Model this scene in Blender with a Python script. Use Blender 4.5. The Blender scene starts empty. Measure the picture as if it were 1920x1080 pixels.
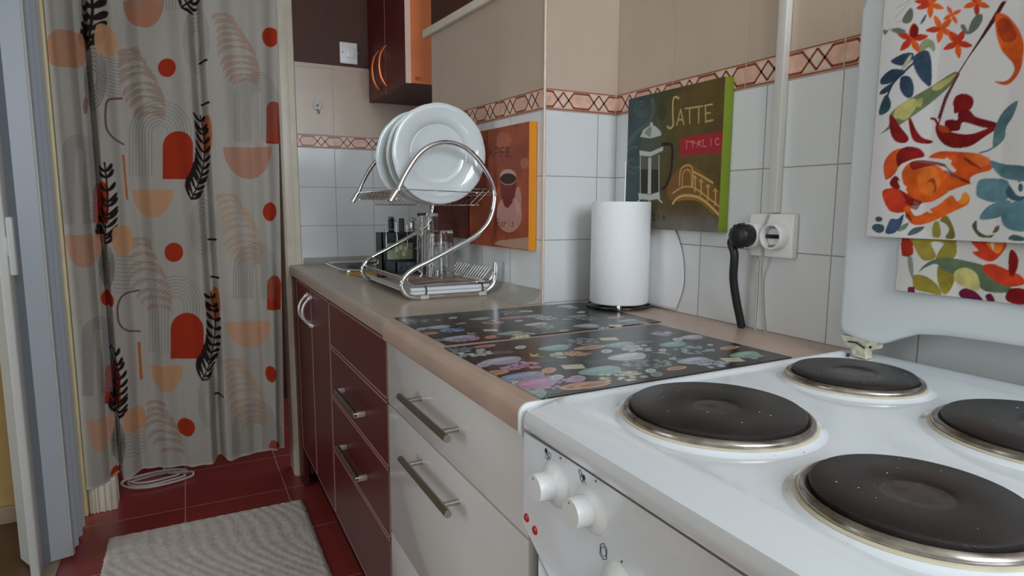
import bpy, bmesh, math, random
import numpy as np
from mathutils import Matrix, Vector
random.seed(4); RS = np.random.RandomState(7)
sc = bpy.context.scene
COL = sc.collection

# ------------------------------------------------------------------ camera
YAW, PITCH, ROLL, FPX, CZ = .47906, .130397, .00414, 1172.2, 1.09
fwd = Vector((math.sin(YAW)*math.cos(PITCH), math.cos(YAW)*math.cos(PITCH), -math.sin(PITCH)))
rgt = Vector((math.cos(YAW), -math.sin(YAW), 0)); up = rgt.cross(fwd)
r2 = math.cos(ROLL)*rgt + math.sin(ROLL)*up; u2 = -math.sin(ROLL)*rgt + math.cos(ROLL)*up
cd = bpy.data.cameras.new('camera'); cam = bpy.data.objects.new('camera', cd); COL.objects.link(cam)
cam.matrix_world = Matrix(((r2.x, u2.x, -fwd.x, 0), (r2.y, u2.y, -fwd.y, 0), (r2.z, u2.z, -fwd.z, CZ), (0, 0, 0, 1)))
cd.sensor_width = 36; cd.lens = FPX/1920*36; cd.clip_start = .02; sc.camera = cam

# ------------------------------------------------------------------ world, light, exposure
w = bpy.data.worlds.new('world'); sc.world = w; w.use_nodes = True
w.node_tree.nodes['Background'].inputs[0].default_value = (.75, .87, 1, 1)
w.node_tree.nodes['Background'].inputs[1].default_value = 1.0
sc.view_settings.view_transform = 'Standard'; sc.view_settings.look = 'None'
sc.view_settings.gamma = 1; sc.view_settings.use_curve_mapping = False
sc.view_settings.exposure = 0.0
def area(name, loc, target, sx, sy, power, color):
    l = bpy.data.lights.new(name, 'AREA'); l.shape = 'RECTANGLE'; l.size = sx; l.size_y = sy; l.energy = power; l.color = color
    o = bpy.data.objects.new(name, l); COL.objects.link(o); o.location = loc
    o.rotation_euler = (Vector(target)-Vector(loc)).to_track_quat('-Z', 'Y').to_euler(); return o
area('window_daylight', (.46, -1.285, 1.75), (.40, 2, 1.35), .90, 1.16, 34, (.81, .91, 1))
area('left_fill_daylight', (-2.35, .9, 1.25), (0, 1.0, 1.1), 1.3, 1.9, 23, (.82, .91, 1))  # fill light from the left; the balcony door is unseen and only supposed

# ------------------------------------------------------------------ helpers
def lin(c):
    return tuple((x/12.92 if x <= .04045 else ((x+.055)/1.055)**2.4) for x in c)
def S(r, g, b): return lin((r/255, g/255, b/255))
MATS = {}
def mat(name, color, rough=.5, metal=0, noise=0, nscale=20, bump=0, bscale=200, spec=.5, trans=0, coat=0, alpha=1):
    if name in MATS: return MATS[name]
    m = bpy.data.materials.new(name); m.use_nodes = True; nt = m.node_tree; b = nt.nodes['Principled BSDF']
    b.inputs['Base Color'].default_value = (*color, 1); b.inputs['Roughness'].default_value = rough
    b.inputs['Metallic'].default_value = metal; b.inputs['Specular IOR Level'].default_value = spec
    b.inputs['Transmission Weight'].default_value = trans; b.inputs['Coat Weight'].default_value = coat
    tc = nt.nodes.new('ShaderNodeTexCoord')
    if noise:
        n = nt.nodes.new('ShaderNodeTexNoise'); n.inputs['Scale'].default_value = nscale; n.inputs['Detail'].default_value = 5
        nt.links.new(tc.outputs['Object'], n.inputs['Vector'])
        r = nt.nodes.new('ShaderNodeValToRGB'); lo = [max(0, x*(1-noise)) for x in color]; hi = [min(1, x*(1+noise)) for x in color]
        r.color_ramp.elements[0].position = .3; r.color_ramp.elements[1].position = .7
        r.color_ramp.elements[0].color = (*lo, 1); r.color_ramp.elements[1].color = (*hi, 1)
        nt.links.new(n.outputs['Fac'], r.inputs['Fac']); nt.links.new(r.outputs['Color'], b.inputs['Base Color'])
    if bump:
        n = nt.nodes.new('ShaderNodeTexNoise'); n.inputs['Scale'].default_value = bscale; n.inputs['Detail'].default_value = 3
        nt.links.new(tc.outputs['Object'], n.inputs['Vector'])
        bp = nt.nodes.new('ShaderNodeBump'); bp.inputs['Strength'].default_value = bump; bp.inputs['Distance'].default_value = .004
        nt.links.new(n.outputs['Fac'], bp.inputs['Height']); nt.links.new(bp.outputs['Normal'], b.inputs['Normal'])
    MATS[name] = m; return m
def paint_mat(name, rough=.7, spec=.3, translucent=0, bump=0, bscale=900, coat=0):
    m = bpy.data.materials.new(name); m.use_nodes = True; nt = m.node_tree; b = nt.nodes['Principled BSDF']
    a = nt.nodes.new('ShaderNodeAttribute'); a.attribute_name = 'paint'
    nt.links.new(a.outputs['Color'], b.inputs['Base Color']); b.inputs['Roughness'].default_value = rough
    b.inputs['Specular IOR Level'].default_value = spec; b.inputs['Coat Weight'].default_value = coat
    if bump:
        tc = nt.nodes.new('ShaderNodeTexCoord'); n = nt.nodes.new('ShaderNodeTexNoise'); n.inputs['Scale'].default_value = bscale
        nt.links.new(tc.outputs['Object'], n.inputs['Vector'])
        bp = nt.nodes.new('ShaderNodeBump'); bp.inputs['Strength'].default_value = bump; bp.inputs['Distance'].default_value = .002
        nt.links.new(n.outputs['Fac'], bp.inputs['Height']); nt.links.new(bp.outputs['Normal'], b.inputs['Normal'])
    if translucent:
        t = nt.nodes.new('ShaderNodeBsdfTranslucent'); nt.links.new(a.outputs['Color'], t.inputs['Color'])
        mx = nt.nodes.new('ShaderNodeMixShader'); mx.inputs[0].default_value = translucent
        nt.links.new(b.outputs[0], mx.inputs[1]); nt.links.new(t.outputs[0], mx.inputs[2])
        nt.links.new(mx.outputs[0], nt.nodes['Material Output'].inputs[0])
    return m
def tile_mat(name, ax, ah, sw, sh, oh, ov, color, grout, gw, rough=.18, noise=.05, bumpy=.25, gloss_noise=True):
    """rectangular tiles in two object axes (0 x, 1 y, 2 z), with grout joints"""
    m = bpy.data.materials.new(name); m.use_nodes = True; nt = m.node_tree; b = nt.nodes['Principled BSDF']
    tc = nt.nodes.new('ShaderNodeTexCoord'); sp = nt.nodes.new('ShaderNodeSeparateXYZ'); nt.links.new(tc.outputs['Object'], sp.inputs[0])
    def M(op, a, c=None):
        n = nt.nodes.new('ShaderNodeMath'); n.operation = op
        for i, v in enumerate((a, c)):
            if v is None: continue
            if isinstance(v, (int, float)): n.inputs[i].default_value = v
            else: nt.links.new(v, n.inputs[i])
        return n.outputs[0]
    def joint(axis, size, off):
        t = M('DIVIDE', M('SUBTRACT', sp.outputs[axis], off), size)
        f = M('FRACT', M('ADD', t, 50.5)); d = M('ABSOLUTE', M('SUBTRACT', f, .5))      # 0 at the joint
        return M('MULTIPLY', d, size), M('FLOOR', M('ADD', t, 50))
    du, iu = joint(ax, sw, oh); dv, iv = joint(ah, sh, ov)
    d = M('MINIMUM', du, dv)
    mr = nt.nodes.new('ShaderNodeMapRange'); mr.inputs[1].default_value = gw*.4; mr.inputs[2].default_value = gw
    nt.links.new(d, mr.inputs[0])
    wn = nt.nodes.new('ShaderNodeTexWhiteNoise'); wn.noise_dimensions = '2D'; cx = nt.nodes.new('ShaderNodeCombineXYZ')
    nt.links.new(iu, cx.inputs[0]); nt.links.new(iv, cx.inputs[1]); nt.links.new(cx.outputs[0], wn.inputs['Vector'])
    n = nt.nodes.new('ShaderNodeTexNoise'); n.inputs['Scale'].default_value = 9; n.inputs['Detail'].default_value = 6
    nt.links.new(tc.outputs['Object'], n.inputs['Vector'])
    val = M('ADD', M('MULTIPLY', M('ADD', wn.outputs['Value'], -.5), noise), M('ADD', M('MULTIPLY', M('ADD', n.outputs['Fac'], -.5), noise*2.2), 1.0))
    hs = nt.nodes.new('ShaderNodeHueSaturation'); hs.inputs['Color'].default_value = (*color, 1); nt.links.new(val, hs.inputs['Value'])
    mx = nt.nodes.new('ShaderNodeMix'); mx.data_type = 'RGBA'; nt.links.new(mr.outputs[0], mx.inputs['Factor'])
    mx.inputs['A'].default_value = (*grout, 1); nt.links.new(hs.outputs[0], mx.inputs['B'])
    nt.links.new(mx.outputs['Result'], b.inputs['Base Color'])
    rr = nt.nodes.new('ShaderNodeMapRange'); rr.inputs[3].default_value = .8; rr.inputs[4].default_value = rough
    nt.links.new(mr.outputs[0], rr.inputs[0]); nt.links.new(rr.outputs[0], b.inputs['Roughness'])
    n2 = nt.nodes.new('ShaderNodeTexNoise'); n2.inputs['Scale'].default_value = 14; nt.links.new(tc.outputs['Object'], n2.inputs['Vector'])
    h = M('ADD', mr.outputs[0], M('MULTIPLY', n2.outputs['Fac'], .8))
    bp = nt.nodes.new('ShaderNodeBump'); bp.inputs['Strength'].default_value = bumpy; bp.inputs['Distance'].default_value = .0015
    nt.links.new(h, bp.inputs['Height']); nt.links.new(bp.outputs['Normal'], b.inputs['Normal'])
    return m

class MB:
    """collects shapes into one mesh; every face carries a material slot"""
    def __init__(s): s.v = []; s.f = []; s.m = []; s.mats = []; s.sm = []
    def slot(s, m):
        if m not in s.mats: s.mats.append(m)
        return s.mats.index(m)
    def add(s, vs, fs, m, smooth=False):
        o = len(s.v); k = s.slot(m); s.v += [tuple(p) for p in vs]
        for f in fs: s.f.append([i+o for i in f]); s.m.append(k); s.sm.append(smooth)
        return s
    def box(s, a, b, m, skip=()):
        x0, y0, z0 = a; x1, y1, z1 = b
        vs = [(x0,y0,z0),(x1,y0,z0),(x1,y1,z0),(x0,y1,z0),(x0,y0,z1),(x1,y0,z1),(x1,y1,z1),(x0,y1,z1)]
        F = {'-z':(0,3,2,1),'+z':(4,5,6,7),'-y':(0,1,5,4),'+y':(2,3,7,6),'-x':(0,4,7,3),'+x':(1,2,6,5)}
        if isinstance(m, dict):
            o = len(s.v); s.v += vs
            for k, f in F.items():
                s.f.append([i+o for i in f]); s.m.append(s.slot(m.get(k, m['*']))); s.sm.append(False)
            return s
        return s.add(vs, [f for k, f in F.items() if k not in skip], m)
    def rbox(s, a, b, m, r=.003, seg=3):
        bm = bmesh.new(); bmesh.ops.create_cube(bm, size=1)
        c = [(a[i]+b[i])/2 for i in range(3)]; d = [abs(b[i]-a[i]) for i in range(3)]
        for v in bm.verts: v.co = Vector((c[0]+v.co.x*d[0], c[1]+v.co.y*d[1], c[2]+v.co.z*d[2]))
        bmesh.ops.bevel(bm, geom=bm.edges[:], offset=min(r, min(d)*.49), segments=seg, affect='EDGES', profile=.5)
        s.bm(bm, m, True); return s
    def bm(s, bm, m, smooth=False):
        bm.verts.index_update(); s.add([v.co[:] for v in bm.verts], [[v.index for v in f.verts] for f in bm.faces], m, smooth); bm.free()
    def tube(s, pts, r, m, n=10, closed=False, caps=True):
        P = [Vector(p) for p in pts]; N = len(P); rings = []; prev = None
        rad = r if isinstance(r, (list, tuple)) else [r]*N
        for i in range(N):
            if closed: t = P[(i+1) % N]-P[i-1]
            else: t = P[min(i+1, N-1)]-P[max(i-1, 0)]
            t.normalize()
            if prev is None:
                q = Vector((0,0,1)) if abs(t.z) < .9 else Vector((1,0,0)); x = t.cross(q).normalized()
            else: x = (prev - t*prev.dot(t)).normalized()
            prev = x; y = t.cross(x)
            rings.append([P[i]+(x*math.cos(2*math.pi*k/n)+y*math.sin(2*math.pi*k/n))*rad[i] for k in range(n)])
        vs = [p for R in rings for p in R]; fs = []
        for i in range(N if closed else N-1):
            a = i*n; b = ((i+1) % N)*n
            for k in range(n): fs.append((a+k, a+(k+1) % n, b+(k+1) % n, b+k))
        if caps and not closed: fs.append(tuple(range(n-1, -1, -1))); fs.append(tuple((N-1)*n+k for k in range(n)))
        return s.add(vs, fs, m, True)
    def lathe(s, prof, m, c=(0,0,0), n=48, axis='z', mod=None, mats=None):
        """prof (r, h) pairs around an axis; mod(angle) scales the radius"""
        vs = []; fs = []; c = Vector(c)
        for r, h in prof:
            for k in range(n):
                a = 2*math.pi*k/n; rr = r*(mod(a, r) if mod else 1); x, y = rr*math.cos(a), rr*math.sin(a)
                p = {'z': (x, y, h), 'x': (h, x, y), 'y': (y, h, x)}[axis]
                vs.append(c+Vector(p))
        L = len(prof)
        for i in range(L-1):
            for k in range(n): fs.append((i*n+k, i*n+(k+1) % n, (i+1)*n+(k+1) % n, (i+1)*n+k))
        if mats:
            o = len(s.v); s.v += [tuple(p) for p in vs]
            for j, f in enumerate(fs): s.f.append([i+o for i in f]); s.m.append(s.slot(mats[j//n])); s.sm.append(True)
            return s
        return s.add(vs, fs, m, True)
    def prism(s, poly, d0, d1, m, axis='y', smooth=False):
        """polygon in the two other axes extruded along axis"""
        def P(u, v, d): return {'y': (u, d, v), 'x': (d, u, v), 'z': (u, v, d)}[axis]
        n = len(poly); vs = [P(u, v, d0) for u, v in poly]+[P(u, v, d1) for u, v in poly]
        s.add(vs, [tuple(range(n)), tuple(range(2*n-1, n-1, -1))], m)
        return s.add(vs, [(i, n+i, n+(i+1) % n, (i+1) % n) for i in range(n)], m, smooth)
    def build(s, name, parent=None, bevel=0, M=None, wn=False):
        me = bpy.data.meshes.new(name); me.from_pydata(s.v, [], s.f)
        for m in s.mats: me.materials.append(m)
        me.polygons.foreach_set('material_index', s.m); me.polygons.foreach_set('use_smooth', s.sm)
        bm = bmesh.new(); bm.from_mesh(me); bmesh.ops.remove_doubles(bm, verts=bm.verts, dist=1e-6)
        bmesh.ops.recalc_face_normals(bm, faces=bm.faces); bm.to_mesh(me); bm.free(); me.update()
        o = bpy.data.objects.new(name, me); COL.objects.link(o)
        if parent: o.parent = parent
        if M is not None: o.matrix_world = M
        if bevel:
            b = o.modifiers.new('bevel', 'BEVEL'); b.width = bevel; b.segments = 3; b.limit_method = 'ANGLE'
            for p in me.polygons: p.use_smooth = True
            me.update()
            try:
                b.harden_normals = True
            except Exception: pass
        elif any(s.sm):
            try: me.set_sharp_from_angle(angle=math.radians(45))
            except Exception: pass
        return o
def thing(name, label, cat, loc=(0,0,0), group=None):
    o = bpy.data.objects.new(name, None); COL.objects.link(o); o.location = loc; o.empty_display_size = .05
    bpy.context.view_layer.update(); return tag(o, label, cat, group)
def tag(o, label, cat, group=None):
    o['label'] = label; o['category'] = cat
    if group: o['group'] = group
    return o
def struct(o): o['kind'] = 'structure'; return o
def part(mb, name, parent, **k):
    """link a mesh given in world coordinates under its thing"""
    o = mb.build(name, **k); L = parent.location if parent.parent is None else Vector((0,0,0))
    if parent.parent is None:
        if parent.type == 'EMPTY':
            for v in o.data.vertices: v.co -= L
    else:
        root = parent
        while root.parent: root = root.parent
        for v in o.data.vertices: v.co -= root.location
    o.parent = parent; return o
def crom(pts, n=8, closed=False):
    P = [np.array(p, float) for p in pts]; N = len(P); out = []
    rng = range(N) if closed else range(N-1)
    for i in rng:
        if closed: a, b, c, d = P[i-1], P[i], P[(i+1) % N], P[(i+2) % N]
        else: a, b, c, d = P[max(i-1, 0)], P[i], P[i+1], P[min(i+2, N-1)]
        for k in range(n):
            t = k/n; out.append(.5*((2*b)+(-a+c)*t+(2*a-5*b+4*c-d)*t*t+(-a+3*b-3*c+d)*t**3))
    if not closed: out.append(P[-1])
    return [tuple(p) for p in out]

# measured directions of the photograph, used to read drawn patterns off flat surfaces
def ray_hit(u, v, axis, val):
    d = r2*((u-960)/FPX)+u2*((540-v)/FPX)+fwd; o = Vector((0,0,CZ)); t = (val-o[axis])/d[axis]; return o+d*t
def hit_plane(u, v, p0, n):
    d = r2*((u-960)/FPX)+u2*((540-v)/FPX)+fwd; o = Vector((0,0,CZ)); return o+d*((Vector(p0)-o).dot(n)/d.dot(n))

class Painter:
    """paints a pattern on a flat rectangle W x H metres; shapes in photo coordinates of that surface or in metres"""
    def __init__(s, W, H, res, bg, frame=None):
        s.W, s.H, s.res = W, H, res; s.ss = 2; s.nx = int(round(W/res))+1; s.ny = int(round(H/res))+1
        s.img = np.ones((s.ny*s.ss, s.nx*s.ss, 3))*np.array(bg); s.frame = frame
        s.xs = (np.arange(s.nx*s.ss)-.5)/s.ss*res; s.ys = (np.arange(s.ny*s.ss)-.5)/s.ss*res
    def px(s, p):
        O, X, Z, n = s.frame; h = hit_plane(p[0], p[1], O, n)-O; return (h.dot(X), h.dot(Z))
    def pts(s, P, photo): return np.array([s.px(p) for p in P] if photo else P, float)
    def _win(s, q, pad=0):
        x0, y0 = q.min(0)-pad; x1, y1 = q.max(0)+pad
        i0, i1 = np.searchsorted(s.xs, [x0, x1]); j0, j1 = np.searchsorted(s.ys, [y0, y1]); return i0, i1, j0, j1
    def blend(s, w, mask, col, a=1):
        i0, i1, j0, j1 = w; m = (mask*a)[..., None]; s.img[j0:j1, i0:i1] = s.img[j0:j1, i0:i1]*(1-m)+np.array(col)*m
    def poly(s, P, col, a=1, photo=True, smooth=0):
        q = s.pts(P, photo)
        if smooth: q = np.array(crom(q, smooth, True))
        w = s._win(q); i0, i1, j0, j1 = w
        if i1 <= i0 or j1 <= j0: return
        X, Y = np.meshgrid(s.xs[i0:i1], s.ys[j0:j1]); ins = np.zeros(X.shape, bool); n = len(q)
        for k in range(n):
            ax, ay = q[k]; bx, by = q[(k+1) % n]
            if ay == by: continue
            c = (ay > Y) != (by > Y); ins ^= c & (X < (bx-ax)*(Y-ay)/(by-ay)+ax)
        s.blend(w, ins.astype(float), col, a)
    def stroke(s, P, width, col, a=1, photo=True, smooth=0, taper=False):
        q = s.pts(P, photo)
        if smooth: q = np.array(crom(q, smooth))
        w = s._win(q, width); i0, i1, j0, j1 = w
        if i1 <= i0 or j1 <= j0: return
        X, Y = np.meshgrid(s.xs[i0:i1], s.ys[j0:j1]); D = np.full(X.shape, 9.)
        n = len(q)-1
        for k in range(n):
            a0, b0 = q[k], q[k+1]; d = b0-a0; L = d@d+1e-12
            t = np.clip(((X-a0[0])*d[0]+(Y-a0[1])*d[1])/L, 0, 1)
            e = np.hypot(X-a0[0]-t*d[0], Y-a0[1]-t*d[1])
            if taper: e = e/max(.08, math.sin(math.pi*(k+.5)/n))
            D = np.minimum(D, e)
        s.blend(w, (D < width/2).astype(float), col, a)
    def ell(s, c, rx, ry, col, a=1, photo=True, rot=0, soft=0, n=28, wob=0):
        if photo:
            P = [(c[0]+rx*math.cos(t)*math.cos(rot)-ry*math.sin(t)*math.sin(rot), c[1]+rx*math.cos(t)*math.sin(rot)+ry*math.sin(t)*math.cos(rot)) for t in np.linspace(0, 2*math.pi, n, False)]
        else:
            P = [(c[0]+rx*math.cos(t)*math.cos(rot)-ry*math.sin(t)*math.sin(rot), c[1]+rx*math.cos(t)*math.sin(rot)+ry*math.sin(t)*math.cos(rot)) for t in np.linspace(0, 2*math.pi, n, False)]
        if wob: P = [(c[0]+(x-c[0])*(1+random.uniform(-wob, wob)), c[1]+(y-c[1])*(1+random.uniform(-wob, wob))) for x, y in P]
        s.poly(P, col, a, photo)
    def noise(s, amp, scale, seed=0, tint=(1,1,1), lo=0):
        rs = np.random.RandomState(seed); H, Wd = s.img.shape[:2]; out = np.zeros((H, Wd)); sx = s.xs/scale; sy = s.ys/scale
        for o in range(3):
            k = 2**o; g = rs.rand(int(s.H/scale*k)+4, int(s.W/scale*k)+4)
            fx, fy = np.clip(sx*k+1, 0, g.shape[1]-2), np.clip(sy*k+1, 0, g.shape[0]-2); ix, iy = fx.astype(int), fy.astype(int)
            tx = (fx-ix); ty = (fy-iy); tx = tx*tx*(3-2*tx); ty = (ty*ty*(3-2*ty))[:, None]
            A = g[iy][:, ix]*(1-tx)+g[iy][:, ix+1]*tx; B = g[iy+1][:, ix]*(1-tx)+g[iy+1][:, ix+1]*tx
            out += (A*(1-ty)+B*ty-.5)/k
        s.img *= 1+amp*out[..., None]*np.array(tint); s.img = np.clip(s.img, 0, 1); return out
    def colors(s):
        k = s.ss; im = s.img.reshape(s.ny, k, s.nx, k, 3).mean((1, 3)); return np.clip(im, 0, 1)
def grid_mesh(name, P, C, m, back=None, parent=None):
    """P (ny,nx,3) positions, C (ny,nx,3) linear colours; back = offset vector closes it into a slab"""
    ny, nx = P.shape[:2]; V = P.reshape(-1, 3); idx = np.arange(ny*nx).reshape(ny, nx)
    F = np.stack([idx[:-1, :-1], idx[:-1, 1:], idx[1:, 1:], idx[1:, :-1]], -1).reshape(-1, 4); cols = C.reshape(-1, 3)
    if back is not None:
        B = V+np.array(back); loop = np.concatenate([idx[0, :-1], idx[:-1, -1], idx[-1, :0:-1], idx[:0:-1, 0]])
        if isinstance(back, tuple) and len(back) == 3:
            edge = np.concatenate([V[loop], B[loop]]); o = len(V); n = len(loop); k = np.arange(n)
            S_ = np.stack([o+k, o+n+k, o+n+(k+1) % n, o+(k+1) % n], -1)
            oo = o+2*n; Vb = B[::1]; Fb = F[:, ::-1]+oo
            V = np.concatenate([V, edge, Vb]); F = np.concatenate([F, S_, Fb])
            side = grid_mesh.side if grid_mesh.side is not None else None
            ec = np.tile(np.array(side), (2*n, 1)) if side is not None else np.concatenate([cols[loop], cols[loop]])
            bc = np.tile(np.array(side), (len(Vb), 1)) if side is not None else cols
            cols = np.concatenate([cols, ec, bc])
    me = bpy.data.meshes.new(name); me.vertices.add(len(V)); me.vertices.foreach_set('co', V.astype(np.float32).ravel())
    me.loops.add(F.size); me.loops.foreach_set('vertex_index', F.astype(np.int32).ravel())
    me.polygons.add(len(F)); me.polygons.foreach_set('loop_start', (np.arange(len(F))*4).astype(np.int32))
    me.update(calc_edges=True); me.validate()
    me.polygons.foreach_set('use_smooth', np.ones(len(me.polygons), bool))
    a = me.color_attributes.new('paint', 'FLOAT_COLOR', 'POINT')
    a.data.foreach_set('color', np.concatenate([cols, np.ones((len(cols), 1))], 1).astype(np.float32).ravel())
    me.materials.append(m); me.update()
    try: me.set_sharp_from_angle(angle=math.radians(50))
    except Exception: pass
    o = bpy.data.objects.new(name, me); COL.objects.link(o)
    if parent: o.parent = parent
    return o
grid_mesh.side = None
def flat_grid(p, O, X, Z):
    u = np.arange(p.nx)*p.res; v = np.arange(p.ny)*p.res; U, V = np.meshgrid(u, v)
    return np.array(O)+U[..., None]*np.array(X)+V[..., None]*np.array(Z)
GLY = {'A':[[(0,0),(.5,1),(1,0)],[(.2,.4),(.8,.4)]],'C':[[(1,.85),(.6,1),(.15,.8),(0,.5),(.15,.2),(.6,0),(1,.15)]],'E':[[(1,1),(0,1),(0,0),(1,0)],[(0,.5),(.8,.5)]],
 'F':[[(1,1),(0,1),(0,0)],[(0,.5),(.8,.5)]],'I':[[(.5,0),(.5,1)]],'L':[[(0,1),(0,0),(.9,0)]],'N':[[(0,0),(0,1),(1,0),(1,1)]],'T':[[(0,1),(1,1)],[(.5,1),(.5,0)]],
 'V':[[(0,1),(.5,0),(1,1)]],'Z':[[(0,1),(1,1),(0,0),(1,0)]],'P':[[(0,0),(0,1),(.8,.95),(.9,.7),(.7,.5),(0,.45)]],'a':[[(.9,.5),(.5,.6),(.1,.3),(.4,0),(.9,.2),(.9,.6),(.95,0)]],
 'r':[[(.1,.6),(.2,0)],[(.2,.4),(.6,.6),(.9,.55)]],'i':[[(.5,.6),(.5,0)],[(.5,.8),(.52,.84)]],'s':[[(.9,.55),(.4,.6),(.3,.4),(.8,.25),(.6,0),(.1,.05)]]}
def text(p, s, x, y, w, h, width, col, a=1, slope=0, gap=1.35, slant=0):
    for k, ch in enumerate(s):
        for st in GLY[ch]:
            p.stroke([(x+k*w*gap+q[0]*w+slant*q[1]*h, y+slope*(k*w*gap)+q[1]*h) for q in st], width, col, a, photo=False)

# ------------------------------------------------------------------ materials
M_white_tile = tile_mat('white wall tile', 0, 2, .15, .15, 0, 1.31, (.70,.71,.71), (.33,.30,.27), .0016, rough=.14)
M_beige_tile = tile_mat('beige wall tile', 0, 2, .20, .25, 0, 1.36, S(190,170,152), S(178,158,142), .0011, rough=.25, noise=.06)
M_brown = mat('brown wall paint', S(72,35,18), .6, noise=.15, nscale=6, bump=.3, bscale=90)
M_red_floor = tile_mat('red floor tile', 0, 1, .346, .346, -.06, 2.445, S(152,62,58), S(190,140,128), .0026, rough=.3, noise=.14, bumpy=.4)
M_yellow = mat('yellow wall paint', S(184,152,92), .8, noise=.05)
M_plaster = mat('cream plaster', S(225,220,205), .8, noise=.04, bump=.2)
M_wood_floor = mat('brown laminate', S(92,66,48), .4, noise=.2, nscale=8)
M_cream = mat('cream gloss paint', S(222,212,192), .35, noise=.06, nscale=14, bump=.25, bscale=60)
M_yellowcream = mat('yellow-lit cream paint', S(226,210,160), .45, noise=.08, nscale=10)  # jamb cream with the yellow light on it mixed into the colour
M_border = mat('border tile ground', S(214,172,150), .3, noise=.16, nscale=60)
M_border_line = mat('border tile line', S(138,68,52), .35, noise=.12, nscale=80)
M_border_pale = mat('border tile pale ground', S(214,194,176), .3, noise=.08, nscale=60)
M_grout = mat('pale joint', S(186,172,156), .8)
M_counter = mat('taupe laminate', S(186,160,143), .3, noise=.09, nscale=11, bump=.04)
M_counter_far = mat('grey taupe laminate', S(178,162,144), .3, noise=.07, nscale=11, bump=.04)
M_redlac = mat('dark red lacquer', S(86,26,27), .38, noise=.06, nscale=4, spec=.4)
M_redlac2 = mat('dark red lacquer upper', S(84,16,16), .45, noise=.06, nscale=4, spec=.4)
M_edge = mat('pinkish edge band', S(178,132,124), .4)
M_edge_pale = mat('pale edge band', S(206,166,150), .5)
M_whitelac = mat('warm white gloss', S(212,210,206), .2, noise=.03, nscale=5, coat=.25)
M_darkgap = mat('dark carcass', S(38,28,26), .7)
M_orange_board = mat('orange cabinet side', S(206,106,44), .4, noise=.08, nscale=7)
M_steel = mat('brushed steel', (.52,.50,.46), .28, 1)
M_bronze = mat('dark brushed steel bar', (.30,.26,.22), .32, 1)
M_chrome = mat('chrome', (.78,.79,.81), .10, 1)
M_copper = mat('copper handle', S(220,120,70), .3, .8)
M_satin = mat('satin nickel', (.80,.77,.75), .3, .55)
M_enamel = mat('white enamel', (.80,.84,.88), .12, coat=.5, noise=.015, nscale=4)
M_enamel_lid = mat('white lid enamel', (.72,.76,.78), .25, coat=.3, noise=.02, nscale=5)
M_plastic = mat('white plastic', (.82,.83,.83), .3)
M_iron = mat('cast iron hotplate', S(38,33,33), .36, noise=.25, nscale=30, bump=.12, bscale=500, spec=.5)
M_iron_mid = mat('cast iron worn centre', S(62,57,57), .34, noise=.5, nscale=70, spec=.5)
M_rim = mat('stained steel rim', (.36,.33,.30), .25, 1, noise=.35, nscale=70)
M_burn = mat('burnt ring stain', S(176,150,118), .5, noise=.35, nscale=90)
M_black = mat('black rubber', S(24,24,26), .45)
M_blackpl = mat('black plastic', S(20,20,24), .35)
M_navy = mat('dark blue plastic', S(26,34,44), .4)
M_white_print = mat('grey print', S(70,74,80), .6)
M_red_lamp = mat('red indicator lamp', S(190,40,30), .25)
M_paper = mat('white paper towel', (.84,.84,.85), .9, bump=.35, bscale=420)
M_switch = mat('white switch plastic', (.78,.76,.74), .35)
M_china = mat('white porcelain', (.70,.75,.76), .08, coat=.6)
M_tray = mat('translucent white plastic', (.72,.73,.75), .3)
M_cloth_yellow = mat('yellow sponge cloth', S(198,158,66), .9, noise=.12, nscale=60, bump=.4, bscale=400)
M_seal = mat('grey sealing strip', S(164,160,152), .3, noise=.05)
M_sink = mat('sink steel', (.20,.18,.17), .38, 1, noise=.08, nscale=30)  # bowl steel darkened to hold its dark reflections
M_cable = mat('white cable', S(226,214,208), .4)
M_pvc = mat('white pvc panel', S(208,208,202), .4)
M_pvc_blue = mat('blue grey pvc panel', S(190,197,206), .4)
M_pvc_dark = mat('grey pvc hinge strip', S(136,146,154), .45)
M_hinge = mat('grimy cream hinge', S(204,198,174), .45, noise=.35, nscale=120)
M_symb = mat('dark symbol print', S(40,42,48), .6)
g = bpy.data.materials.new('clear glass'); g.use_nodes = True; b_ = g.node_tree.nodes['Principled BSDF']
b_.inputs['Base Color'].default_value = (.97,.97,.95,1); b_.inputs['Roughness'].default_value = .02; b_.inputs['Transmission Weight'].default_value = 1; b_.inputs['IOR'].default_value = 1.45
M_glass = g
def rug_mat():
    m = mat('shaggy beige pile', S(226,216,206), .95, noise=.12, nscale=40, bump=.8, bscale=420); return m
M_rug = rug_mat()

# ------------------------------------------------------------------ the room
MB().box((-.42,-1.35,-.05), (1.0,3.7,0), M_red_floor).build('floor')['kind'] = 'structure'
MB().box((-2.6,-1.35,-.05), (-.42,2.75,0), M_wood_floor).build('floor_left')['kind'] = 'structure'
MB().box((-2.6,-1.35,2.5), (1.1,3.75,2.55), M_plaster).build('ceiling')['kind'] = 'structure'
def frame_M(O, X):
    X = Vector(X).normalized(); Z = Vector((0,0,1)); Y = Z.cross(X)
    return Matrix(((X.x,Y.x,Z.x,O[0]),(X.y,Y.y,Z.y,O[1]),(X.z,Y.z,Z.z,O[2]),(0,0,0,1)))
def tiled_wall(name, O, X, u0, u1, thick=.05, top=1.61, paint=M_brown, u2=None):
    mb = MB()
    for z0, z1, m in ((0,1.31,M_white_tile),(1.31,1.36,M_grout),(1.36,top,M_beige_tile)):
        mb.box((u0,0,z0), (u1,thick,z1), m, skip=('-z','+z'))
    mb.box((u0, .0, top), (u1, thick, 2.5), paint, skip=('-z','+z'))
    o = mb.build(name, M=frame_M(O, X)); return struct(o)
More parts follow.
